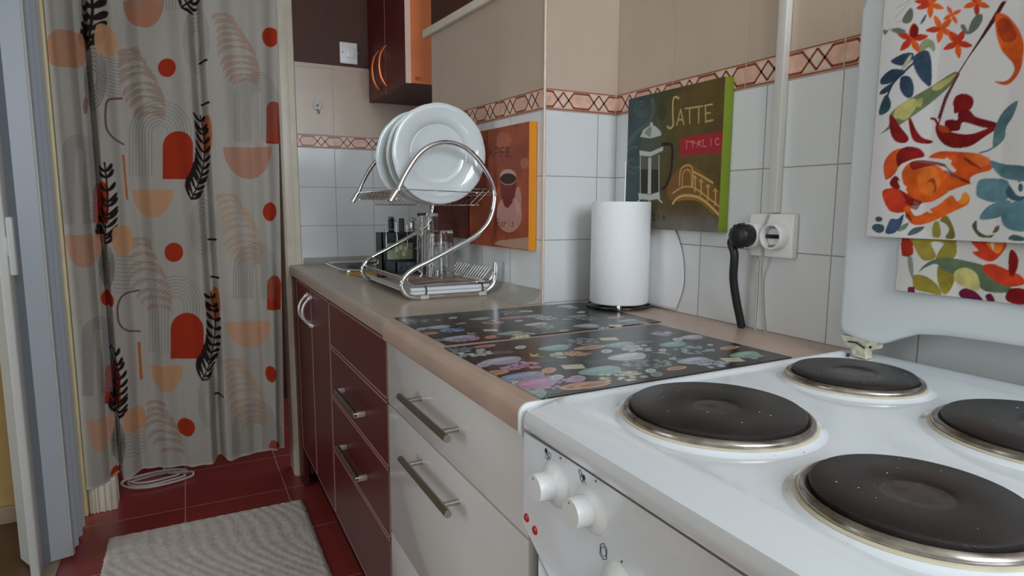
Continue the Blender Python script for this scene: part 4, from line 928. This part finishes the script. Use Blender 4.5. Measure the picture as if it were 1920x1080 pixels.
for x, y, c, h, lb in ((.573,1.93,M_blackpl,.055,'black cutlery handle sticking out of the box, left one'),(.610,1.94,mat('brown handle', S(110,96,86), .5),.050,'grey brown cutlery handle sticking out of the box, middle one'),(.640,1.925,M_steel,.042,'steel cutlery handle sticking out of the box, right one')):
    mb = MB(); mb.rbox((x-.007,y-.004,.865), (x+.007,y+.004,1.0+h*.55), c, .003); mb.rbox((x-.009,y-.005,.985+h*.3), (x+.009,y+.005,1.0+h), c, .004); tag(mb.build('cutlery'), lb, 'cutlery')
# dark perforated tray in the basket
mb = MB(); mb.rbox((.520,1.715,.9005), (.630,1.822,.906), M_navy, .002); 
for a, b in (((.520,1.715,.9),(.630,1.719,.930)),((.520,1.818,.9),(.630,1.822,.930)),((.520,1.715,.9),(.524,1.822,.930)),((.626,1.715,.9),(.630,1.822,.930))): mb.box(a, b, M_navy)
for k in range(6): mb.rbox((.529+k*.016,1.7138,.910), (.537+k*.016,1.7152,.922), M_blackpl, .0005)
tag(mb.build('soap_tray'), 'dark blue perforated tray lying in the lower rack basket', 'tray')

# ------------------------------------------------------------------ cooker
CX0, CX1, CY0, CY1 = .336, .925, .098, .6195
ck = thing('electric_cooker', 'white electric cooker with four black hotplates and raised lid', 'cooker', (.62,.35,0))
part(MB().box((.375,CY0+.006,.04), (.915,CY1-.008,.834), {'*': M_enamel, '+y': M_darkgap}), 'body', ck)  # side facing the drawer unit blackened for the shade in the gap
part(MB().box((.40,CY0+.02,0), (.90,CY1-.02,.04), M_darkgap), 'base', ck)
def loop(x0, x1, y0, y1, z, r, n=6):
    P = []
    for cx, cy, a0 in ((x1-r,y1-r,0),(x0+r,y1-r,90),(x0+r,y0+r,180),(x1-r,y0+r,270)):
        for k in range(n+1): a = math.radians(a0+90*k/n); P.append((cx+r*math.cos(a), cy+r*math.sin(a), z))
    return P
Ls = []
for dx0, dx1, dy, z, r in ((.002,.002,.002,.832,.005),(0,0,0,.834,.006),(0,0,0,.846,.007),(.002,.001,.002,.855,.010),(.012,.004,.006,.8580,.014),(.024,.008,.011,.8622,.018),(.032,.012,.016,.8647,.020),(.038,.018,.020,.8658,.020),(.043,.026,.025,.8662,.020),(.049,.034,.030,.8661,.020),(.055,.042,.035,.8660,.020)):
    Ls.append(loop(CX0+dx0, CX1-dx1, CY0+dy, CY1-dy, z, r))
lift = (0,0,0,0,.004,.0068,.0066,.0050,.0022,.0004,0)     # raised lip along the sides and the back, none at the front
Ls = [[(a, b, c+l*min(1, max(0, (a-CX0-.02)/.09))**.6) for a, b, c in L] for L, l in zip(Ls, lift)]
n = len(Ls[0]); vs = [q for L in Ls for q in L]; fs = [(i*n+k, i*n+(k+1) % n, (i+1)*n+(k+1) % n, (i+1)*n+k) for i in range(len(Ls)-1) for k in range(n)]
fs.append(tuple((len(Ls)-1)*n+k for k in range(n))); mb = MB(); mb.add(vs, fs, M_enamel, True)
HP = [(.4885,.4695,.0975,'front'),(.7525,.4935,.0803,'back'),(.4695,.2515,.0812,'front'),(.7295,.276,.0960,'back')]
for x, y, r, _ in HP: mb.lathe([(r+.0105,.8660),(r+.007,.8670),(r+.003,.8693),(r-.001,.8712),(r-.004,.8712)], M_enamel, (x,y,0), 72)
# small chips and crumbs baked on the enamel
rn = random.Random(5)
for k in range(40):
    hx, hy, r, _ = HP[rn.choice((0,1,2,2,2,3))]; a = rn.uniform(0, 6.28); d = r+rn.uniform(.002,.008)
    mb.lathe([(.0011*rn.uniform(.4,1.2),.0002),(0,.0006)], M_burn, (hx+d*math.cos(a), hy+d*math.sin(a), .8690-(d-r)*.33), 6)
part(mb, 'hob_top', ck)
for x, y, r, nm in HP:
    mb = MB(); mb.lathe([(r-.001,.8705),(r,.8725),(r-.001,.8755),(r-.0045,.8775),(r-.0075,.8765),(r-.009,.8745)], M_rim, (x,y,0), 96)
    mb.lathe([(r+.0030,.8697),(r+.0012,.8712),(r-.001,.8712)], mat('yellowed enamel', S(206,196,172), .35, noise=.1, nscale=50), (x,y,0), 72)
    hp = part(mb, 'hotplate', ck)
    mb = MB(); R = r-.0085; prof = [(R,.8730),(R,.8800),(R-.0025,.8820),(.030,.8815),(.027,.8805),(.0245,.8790),(.012,.8783),(0,.8783)]
    mb.lathe(prof, M_iron, (x,y,0), 96, mats=[M_iron]*4+[M_iron]+[M_iron_mid]*3); 
    for k in range(9): a = rn.uniform(0,6.28); d = rn.uniform(.03,.07); mb.lathe([(.0009*rn.uniform(.5,1.2),.8822),(0,.8824)], mat('white crumb', (.7,.7,.68), .7), (x+d*math.cos(a), y+d*math.sin(a), 0), 6)
    part(mb, 'iron_disc', hp)
# bowed control panel
def bow(y, z):
    d = (CY1-y)-(.834-z)*.73; e = (y-CY0)-(.834-z)*.73; d = min(d, e); t = min(1, max(0, d/.09))
    return .3380+.0075*t*min(1, .3+(.834-z)/.05)
def zbot(y): t = min(1, min(CY1-y, y-CY0)/.16); return .716-.062*math.sin(t*math.pi/2)
nyp, nzp = 90, 24; P = np.zeros((nzp, nyp, 3))
for j in range(nzp):
    for i in range(nyp): y = CY1-.002-(CY1-CY0-.004)*i/(nyp-1); z = .8275-(.8275-zbot(y))*j/(nzp-1); P[j, i] = (bow(y, z)-.0005, y, z)
vs = P.reshape(-1, 3).tolist(); idx = np.arange(nzp*nyp).reshape(nzp, nyp); fs = [(int(idx[j,i]),int(idx[j+1,i]),int(idx[j+1,i+1]),int(idx[j,i+1])) for j in range(nzp-1) for i in range(nyp-1)]
mb = MB(); mb.add(vs, fs, M_enamel, True); o_ = len(mb.v)
ring = [idx[0,:], idx[:,-1], idx[-1,::-1], idx[::-1,0]]; rl = [int(v) for R in ring for v in R[:-1]]
bk = [(.372, vs[v][1], vs[v][2]) for v in rl]; m_ = len(rl); mb.add([vs[v] for v in rl]+bk, [(k, (k+1) % m_, m_+(k+1) % m_, m_+k) for k in range(m_)], M_enamel)
def sym_ring(y, z, r, m=M_white_print, fill=False, w=.0005, sq=0):
    x = bow(y, z)-.0012; N = 14
    pts = [(y+r*math.cos(2*math.pi*k/N), z+r*math.sin(2*math.pi*k/N)*(1.15)) for k in range(N)]
    if sq: pts = [(y+a*r, z+b*r*1.3) for a, b in ((0,1),(.8,.6),(.8,-.6),(0,-1),(-.8,-.6),(-.8,.6))]
    if fill: mb.add([(bow(a,b)-.0013, a, b) for a, b in pts], [tuple(range(len(pts)))], m)
    else: mb.tube([(bow(a,b)-.0008, a, b) for a, b in pts], w, m, 5, closed=True)
KY = [.553,.489,.443,.2745,.2285,.1645]; KZ = .790; KZS = [.790,.790,.729,.729,.790,.790]
for k, ky in enumerate(KY[:2]+[.2285,.1645]):
    cy, cz = ky+.013, KZ+.0275; sp_ = ((.003,.0045),(-.003,.0015),(.002,-.002),(-.002,-.005))
    for j, (a, b) in enumerate(sp_):
        sym_ring(cy+a, cz+b, .0026, fill=(j == k), m=M_symb if j == k else M_white_print, w=.00035)
    sym_ring(ky-.012, KZ+.034, .0011, fill=True, m=M_symb)
sym_ring(.467, .755, .0065, sq=1, w=.00045); sym_ring(.467, .755, .0042, w=.0003); sym_ring(.438, .760, .0011, fill=True, m=M_symb)
part(mb, 'control_panel', ck)
for ky, kz in zip(KY, KZS):
    x = bow(ky, kz)+.002; mb = MB()
    mb.lathe([(.0275,.001),(.0272,-.002),(.0240,-.005),(.0195,-.0085),(.0156,-.0105),(.0152,-.0265),(.0146,-.0280),(.0,-.0284)], M_plastic, (x,ky,kz), 48, axis='x')
    mb.lathe([(.0009,-.0287),(0,-.0289)], M_symb, (x,ky+.002,kz+.0105), 8, axis='x')
    part(mb, 'knob', ck)
for y, z in ((.609,.7255),(.589,.7195)):
    mb = MB(); mb.lathe([(.0052,.001),(.0052,-.0015),(.0035,-.003),(0,-.0035)], M_red_lamp, (bow(y,z),y,z), 20, axis='x'); part(mb, 'indicator_lamp', ck)['label'] = 'red indicator lamp'
mb = MB(); n1 = 40; rows = []
for zk in np.linspace(0,1,14):
    row = []
    for i in range(n1):
        y = CY1-.004-(CY1-CY0-.008)*i/(n1-1); d = min(CY1-y, y-CY0); t = min(1, d/.16); z = (zbot(y)-.004)*(1-zk)+.14*zk; row.append((.362-.066*math.sin(t*math.pi/2), y, float(z)))
    rows.append(row)
vs = [q for R in rows for q in R]; fs = [(j*n1+i, (j+1)*n1+i, (j+1)*n1+i+1, j*n1+i+1) for j in range(13) for i in range(n1-1)]
mb.add(vs, fs, M_enamel, True); bk = [(.374, q[1], q[2]) for q in rows[0]]; mb.add(rows[0]+bk, [(i, i+1, n1+i+1, n1+i) for i in range(n1-1)], M_enamel)
od = part(mb, 'oven_door', ck)
part(MB().tube([(.262,.16,.600),(.262,.55,.600)], .008, M_plastic, 12).tube([(.262,.17,.600),(.31,.17,.600)], .006, M_plastic, 10).tube([(.262,.54,.600),(.32,.54,.600)], .006, M_plastic, 10), 'handle', od)
# raised lid, its lower edge arched between the hinges
lid_o = []
for a, b in ((.607,.925),(.607,1.372)): pass
def lidpoly():
    P = [(.607,.918),(.6045,.906),(.597,.8985),(.575,.894),(.553,.8925),(.535,.896),(.515,.907),(.490,.9175),(.455,.922),(.40,.9245),(.353,.925),(.30,.9245),(.25,.922),(.215,.9175),(.19,.907),(.17,.896),(.152,.8925),(.13,.894),(.108,.8985),(.1005,.906),(.098,.918),(.098,1.37),(.104,1.388),(.120,1.396),(.585,1.396),(.601,1.388),(.607,1.37)]
    return P
bm = bmesh.new(); vsx = [bm.verts.new((.876, y, z)) for y, z in lidpoly()]; f = bm.faces.new(vsx)
ex = bmesh.ops.extrude_face_region(bm, geom=[f]); 
for v in [e for e in ex['geom'] if isinstance(e, bmesh.types.BMVert)]: v.co.x += .022
bmesh.ops.recalc_face_normals(bm, faces=bm.faces)
eds = [e for e in bm.edges if abs(e.verts[0].co.x-.876) < 1e-4 and abs(e.verts[1].co.x-.876) < 1e-4]
bmesh.ops.bevel(bm, geom=eds, offset=.010, segments=5, affect='EDGES', profile=.5, clamp_overlap=True)
mb = MB(); mb.bm(bm, M_enamel_lid, True); ld = part(mb, 'lid', ck)
for y in (.572,.135):
    mb = MB(); mb.prism([(y+.030,.897),(y+.024,.887),(y+.012,.879),(y+.008,.868),(y-.012,.868),(y-.010,.878),(y-.026,.886),(y-.028,.897)], .880, .896, M_hinge, axis='x')
    mb.tube([(.879,y+.016,.889),(.8788,y+.004,.890),(.879,y-.010,.884)], .0012, M_darkgap, 6); mb.lathe([(.0025,.8672),(.0025,.8712),(0,.8712)], M_darkgap, (.876,y+.013,0), 10); mb.lathe([(0,-.001),(.002,-.001),(.002,.001)], M_darkgap, (.880,y-.018,.887), 10, axis='x')
    part(mb, 'hinge', ld)['label'] = 'grimy cream hinge'

# ------------------------------------------------------------------ tea towels over the lid
def towel(y_left, y_right, z0, xf, name, label, draw, bg, res=.0011, lean=.010, zt=1.402, xb=.905):
    Wd, H = y_left-y_right, zt-z0; F = (Vector((xf, y_left, z0)), Vector((0,-1,0)), Vector((0,0,1)), Vector((1,0,0)))
    p = Painter(Wd, H, res, bg, F); draw(p); base = p.img.copy(); p.noise(.55, .03, 21); p.noise(.25, .008, 22); sat = np.clip((base.max(-1)-base.min(-1))/(base.max(-1)+1e-3)*3-.3, 0, 1)[..., None]; p.img = p.img*sat+base*(1-sat); C = p.colors()
    u = np.arange(p.nx)*res; v = np.arange(p.ny)*res; U, V = np.meshgrid(u, v)
    x = xf-.0025*np.sin(U*38+.6)*np.exp(-((V-.1)/.28)**2)-.0018*np.sin(U*17+2)-.0012*np.exp(-((V)/.01)**2)
    x = np.minimum(x, xf+.001)
    yy = y_left-U+lean*V/H*0-.012*(1-V/H)*0
    P = np.stack([x, yy, z0+V], -1)
    # top fold over the lid and a short back flap
    nb = 34; ex = []
    for k in range(1, nb+1):
        t = k/nb
        if t < .3: a = math.pi*t/.3; r = (xb-xf)/2; q = (xf+r-r*math.cos(a), zt+r*math.sin(a)*.6)
        else: q = (xb, zt-(t-.3)/.7*.12)
        row = np.stack([np.full(p.nx, q[0]), y_left-u, np.full(p.nx, q[1])], -1); ex.append(row)
    P = np.concatenate([P, np.array(ex)]); C = np.concatenate([C, np.repeat(C[-1:], nb, 0)])
    o = grid_mesh(name, P, C, M_towel); s = o.modifiers.new('thick', 'SOLIDIFY'); s.thickness = .0009; s.offset = 1
    return tag(o, label, 'tea towel')
M_towel = paint_mat('printed cotton', .9, .1, bump=.25, bscale=1400)
OR, RD, DR, BL, TL, GG, OL, YG, PU, DB = S(214,92,34), S(186,58,34), S(122,28,26), S(54,72,90), S(92,124,134), S(104,112,98), S(138,124,52), S(186,178,112), S(104,32,62), S(150,46,30)
def T1(x, y): return (1620+x/3.6, y/3.6)
def T2(x, y): return (1630+x/3.376, 280+y/3.376)
def draw_upper(p):
    def Q(f, P, c, a=1, s=4): p.poly([f(*q) for q in P], c, a, smooth=s)
    def flower(f, cx, cy, L, cols, rot=0, n=5):
        for k in range(n):
            a = rot+k*2*math.pi/n; b = a+.0; P = [(cx,cy),(cx+L*.5*math.cos(b-.45),cy+L*.5*math.sin(b-.45)),(cx+L*math.cos(b),cy+L*math.sin(b)),(cx+L*.5*math.cos(b+.45),cy+L*.5*math.sin(b+.45))]
            Q(f, P, cols[k % len(cols)], 1, 4)
    flower(T1, 330,265,110,[RD,OR,RD,RD,OR],-.2); Q(T1, [(320,240),(325,190),(350,160),(375,190),(368,240),(340,260)], DR)
    flower(T1, 450,30,95,[OR,OR,RD],.3); Q(T1, [(350,10),(420,-5),(440,25),(380,28)], RD)
    flower(T1, 520,195,100,[OR,OR,RD],.5,5); flower(T1, 630,290,105,[RD,OR,RD,OR,RD],.2); flower(T1, 595,100,70,[OR,OR],-.5,4); flower(T1, 760,20,95,[OR,RD],.3); Q(T1, [(580,210),(640,240),(660,280),(620,300),(590,260)], RD)
    Q(T1, [(330,55),(342,100),(325,150),(290,162),(268,140),(300,80)], GG); Q(T1, [(270,140),(220,160),(185,200),(150,240),(140,200),(175,205),(225,155)], GG); Q(T1, [(190,205),(240,190),(295,212),(250,232)], GG)
    Q(T1, [(795,95),(798,140),(760,200),(705,230),(715,165),(750,110)], GG); Q(T1, [(705,232),(670,215),(650,170),(680,170)], GG); Q(T1, [(428,98),(415,140),(385,168),(405,120)], S(90,100,104))
    for P in ([(228,60),(270,35),(320,0)],[(215,130),(260,80),(320,20)]): p.stroke([T1(*q) for q in P], .0008, S(190,140,120), .8)
    Q(T1, [(385,340),(390,290),(430,262),(475,285),(478,345),(440,355),(400,380)], S(138,146,110)); Q(T1, [(410,345),(440,320),(465,350),(440,350)], S(216,212,200), .8)
    Q(T1, [(345,380),(400,345),(440,350),(458,430),(452,580),(400,550),(360,490),(338,420)], BL); Q(T1, [(345,365),(290,360),(225,390),(192,418),(250,445),(315,430)], BL)
    Q(T1, [(330,370),(310,440),(260,475),(300,400)], S(176,178,150)); p.stroke([T1(*q) for q in ((400,380),(330,440),(250,520),(200,580),(160,680),(130,760))], .0028, S(50,64,74), smooth=4)
    Q(T1, [(290,480),(200,470),(128,530),(128,572),(200,560),(260,520)], BL); Q(T1, [(265,520),(320,520),(345,590),(335,650),(300,662),(262,620),(252,570)], BL); Q(T1, [(205,560),(130,610),(120,640),(170,625)], BL); Q(T1, [(160,640),(195,690),(180,750),(120,780),(118,730)], S(56,80,84))
    p.poly([T1(*q) for q in ((120,910),(180,850),(185,780),(230,730),(330,660),(430,600),(520,540),(600,490),(635,492),(590,570),(470,680),(370,760),(260,840),(190,870))], S(110,124,90), smooth=3)
    Q(T1, [(215,800),(230,735),(340,665),(360,720),(290,810),(245,800)], YG); Q(T1, [(350,690),(400,660),(390,720),(360,715)], S(176,176,96)); Q(T1, [(470,580),(610,500),(600,530),(520,600),(470,610)], YG)
    Q(T1, [(190,780),(215,790),(260,860),(310,930),(290,965),(235,960),(200,920),(185,850)], DR); Q(T1, [(310,820),(325,800),(360,880),(400,930),(465,952),(440,970),(370,965),(330,930)], DR)
    # long stem with the curved orange leaf
    p.poly([T1(*q) for q in ((930,10),(965,5),(880,150),(700,400),(620,530),(560,660),(510,800),(495,800),(540,660),(640,480),(780,260))], S(84,34,44))
    p.poly([T1(*q) for q in ((890,100),(960,100),(1040,190),(1080,300),(1070,430),(1030,520),(960,575),(880,550),(960,545),(1010,490),(1005,430),(930,340),(890,220))], OR, smooth=4); Q(T1, [(895,160),(960,120),(1030,230),(1000,280),(930,270)], DR, .65)
    p.stroke([T1(*q) for q in ((640,500),(560,660),(505,830))], .0022, S(120,58,50), smooth=4)
    # dark red watercolour figure shape, leaning back
    Q(T1, [(600,690),(625,645),(680,632),(730,655),(738,700),(710,745),(650,755),(610,765),(605,725)], DR)
    Q(T1, [(640,755),(710,745),(760,790),(900,830),(890,865),(800,860),(700,830),(660,830),(640,880),(560,880),(545,820),(590,805),(630,810)], S(110,24,26)); 
    p.poly([T1(*q) for q in ((485,845),(540,850),(590,890),(720,905),(880,850),(895,870),(820,920),(720,985),(620,1000),(540,975),(490,910))], DR, smooth=4); Q(T1, [(500,850),(550,850),(580,890),(520,890)], OR, .5); p.stroke([T1(*q) for q in ((500,845),(480,805),(455,800))], .003, DR)
    Q(T1, [(870,990),(875,900),(900,820),(950,740),(1040,680),(1010,780),(960,860),(950,930),(900,985)], S(84,110,112)); p.stroke([T1(*q) for q in ((900,970),(850,1010),(780,1032))], .002, S(84,110,112), smooth=4)
    # big orange poppy
    Q(T2, [(110,180),(105,90),(150,20),(230,-10),(320,0),(352,40),(300,60),(220,80),(170,160),(125,192)], S(206,84,40)); Q(T2, [(190,110),(185,30),(240,-15),(320,-5),(350,45),(290,60),(220,90)], DR)
    Q(T2, [(215,150),(270,80),(360,90),(440,110),(520,170),(640,210),(600,230),(520,260),(440,310),(380,335),(300,330),(240,260)], OR); Q(T2, [(320,130),(410,110),(450,200),(420,280),(350,290),(310,230)], S(222,116,44), .8)
    Q(T2, [(265,85),(330,68),(470,90),(510,125),(430,100),(340,115),(280,130)], DR, .9); Q(T2, [(375,50),(440,15),(560,15),(700,30),(770,80),(770,130),(680,160),(640,220),(560,180),(500,120),(520,70),(440,60)], S(210,84,32)); Q(T2, [(600,20),(740,45),(765,80),(690,120),(640,70)], S(226,110,50), .8)
    p.stroke([T2(*q) for q in ((600,60),(660,90),(700,120))], .002, DR, .7, smooth=3); p.stroke([T2(*q) for q in ((480,140),(560,180),(650,215))], .003, DR, .7, smooth=3)
    Q(T2, [(480,60),(500,55),(520,100),(548,130),(530,145),(490,110)], S(206,196,190)); Q(T2, [(640,180),(700,150),(790,140),(850,190),(700,190),(650,230)], S(206,200,196))
    Q(T2, [(95,265),(160,245),(220,265),(290,320),(230,395),(150,395),(110,340)], RD); Q(T2, [(140,210),(175,168),(205,200),(200,250),(160,245)], DR); Q(T2, [(200,250),(260,300),(330,330),(320,350),(260,350),(225,300)], DR, .9)
    Q(T2, [(225,370),(270,360),(290,400),(340,405),(380,380),(440,350),(520,290),(560,330),(600,270),(635,300),(620,350),(520,400),(440,440),(330,478),(270,470),(240,420)], S(218,96,36)); Q(T2, [(560,330),(600,272),(635,305),(600,350)], S(230,142,50), .9)
    Q(T2, [(150,440),(190,440),(225,410),(210,480),(170,530),(115,530),(130,470)], S(64,82,110)); Q(T2, [(190,520),(215,480),(255,465),(235,505)], S(110,128,110)); Q(T2, [(250,545),(280,500),(348,490),(310,530)], S(80,96,92)); Q(T2, [(28,500),(50,472),(100,480),(105,515),(70,530)], S(60,80,88)); p.ell(T2(72,442), 7, 5, S(72,84,90))
    Q(T2, [(405,470),(440,460),(450,550),(400,552)], OL); Q(T2, [(445,450),(490,420),(530,490),(540,560),(480,560),(505,510),(480,470)], S(112,108,52))
    Q(T2, [(650,480),(680,450),(685,510),(740,545),(790,540),(770,560),(700,555),(665,520)], S(88,84,54)); Q(T2, [(780,530),(800,490),(825,485),(815,520)], S(96,92,56))
    for P in ([(430,105),(470,100),(500,140),(520,175),(560,180),(600,205),(648,218),(600,190),(540,160),(510,130),(480,108)], [(225,330),(262,330),(300,352),(330,330),(300,385),(262,360)], [(600,50),(640,70),(660,95),(705,120),(655,105),(620,80)], [(360,210),(405,180),(425,240),(400,300),(412,240),(390,205)], [(240,400),(262,420),(275,455),(235,430)]): Q(P=P, f=T2, c=DR, a=.75, s=3)
    for P in ([(265,372),(300,395),(330,380),(345,355),(400,402),(360,395),(330,412),(290,420)], [(490,270),(560,250),(640,225),(590,265),(580,310),(555,330),(548,290)], [(190,195),(215,215),(245,240),(225,250),(205,235)]): Q(P=P, f=T2, c=S(206,202,198), a=1, s=3)
    # blue-grey flower at the right
    for P in ([(760,70),(860,95),(990,110),(990,190),(860,185),(790,130)], [(675,280),(690,200),(760,185),(870,195),(900,260),(870,320),(780,335),(700,310)], [(695,440),(740,370),(820,330),(900,330),(860,410),(780,440)], [(835,420),(870,360),(960,320),(1050,350),(1050,500),(950,520),(860,490)], [(940,180),(1060,90),(1100,200),(1000,260)]): Q(T2, P, TL)
    Q(T2, [(865,270),(890,230),(960,210),(1000,260),(980,320),(900,320)], S(58,84,94)); Q(T2, [(880,200),(930,210),(1010,205),(1010,285),(950,295),(915,260)], S(206,208,204)); p.ell(T2(962,242), 5, 8, S(60,84,92)); Q(T2, [(885,560),(920,540),(990,560),(980,580),(900,575)], S(60,84,84))
    # continuation towards the part outside the picture
    for k in range(7): x = 1250+k*150; Q(T1, [(x,200+90*(k % 3)),(x+70,140+90*(k % 3)),(x+120,220+90*(k % 3)),(x+60,330+90*(k % 3))], [OR,TL,RD,BL][k % 4]); Q(T1, [(x,900+70*(k % 2)),(x+90,860),(x+120,980),(x+20,1050)], [TL,OR,OL][k % 3])
def draw_lower(p):
    def Q(P, c, a=1, s=4): p.poly([T2(*q) for q in P], c, a, smooth=s)
    Q([(218,540),(280,540),(290,620),(285,668),(218,672)], DB, 1, 2); Q([(285,540),(545,540),(545,600),(500,680),(440,690),(480,600),(400,590),(430,680),(350,700),(290,600)], OL); 
    Q([(430,700),(470,610),(540,560),(545,680)], OL); Q([(440,740),(480,760),(540,800),(520,880),(480,918),(440,840)], S(140,124,48)); Q([(290,800),(360,800),(430,850),(465,920),(380,905),(300,880)], OL)
    p.poly([T2(*q) for q in ((325,775),(360,730),(430,692),(520,688),(640,712),(740,740),(830,800),(900,880),(860,908),(740,900),(690,870),(560,800),(480,770),(430,725),(370,745))], S(92,106,84), smooth=3)
    Q([(545,770),(610,750),(680,790),(695,890),(600,870),(540,830)], YG); Q([(650,580),(860,585),(830,670),(770,710),(700,690),(650,650),(690,640)], RD); Q([(740,590),(850,590),(820,660),(780,640)], S(220,120,50)); Q([(760,590),(790,590),(785,640)], S(214,204,196), 1, 0)
    Q([(715,740),(780,725),(870,760),(960,800),(985,850),(900,870),(820,850),(740,790)], RD); Q([(880,700),(895,635),(930,660),(945,720),(915,800),(885,790)], DR); Q([(860,930),(900,880),(1000,890),(1050,950),(960,985),(880,965)], S(120,24,28))
    Q([(565,910),(600,880),(670,900),(720,960),(640,950),(590,945)], PU); Q([(735,925),(770,915),(795,960),(750,965)], PU); Q([(258,870),(300,868),(305,915),(258,915)], PU, 1, 0); Q([(310,912),(360,912),(410,930),(350,930)], GG); Q([(255,680),(285,690),(290,820),(262,760)], GG, .8)
    for k in range(7): x = 1050+k*160; Q([(x,600),(x+90,590),(x+110,760),(x+20,800)], [RD,OL,TL,PU][k % 4]); Q([(x+40,820),(x+120,840),(x+90,940)], [OL,DR][k % 2])
towel(.5625, .165, 1.049, .866, 'tea_towel', 'floral tea towel with orange poppy, uppermost over the cooker lid', draw_upper, S(206,202,200))
towel(.5180, .175, .9765, .8712, 'tea_towel', 'floral tea towel with olive leaves, its hem showing below the upper towel', draw_lower, S(204,200,196), zt=1.3985, xb=.9015)

# ------------------------------------------------------------------ repeats share a group phrase
for base, phrase in (('plate', 'white plates in the upper rack tier'), ('drinking_glass', 'upturned glasses in the lower rack tier'), ('placemat', 'printed placemats on the worktop'),
                     ('tea_towel', 'floral tea towels over the cooker lid'), ('cutlery', 'cutlery in the black box'), ('canvas_picture', 'canvas pictures on the tiled walls'), ('thin_cord', 'thin cords below the socket')):
    for o in COL.objects:
        if o.parent is None and o.name.split('.')[0] == base: o['group'] = phrase
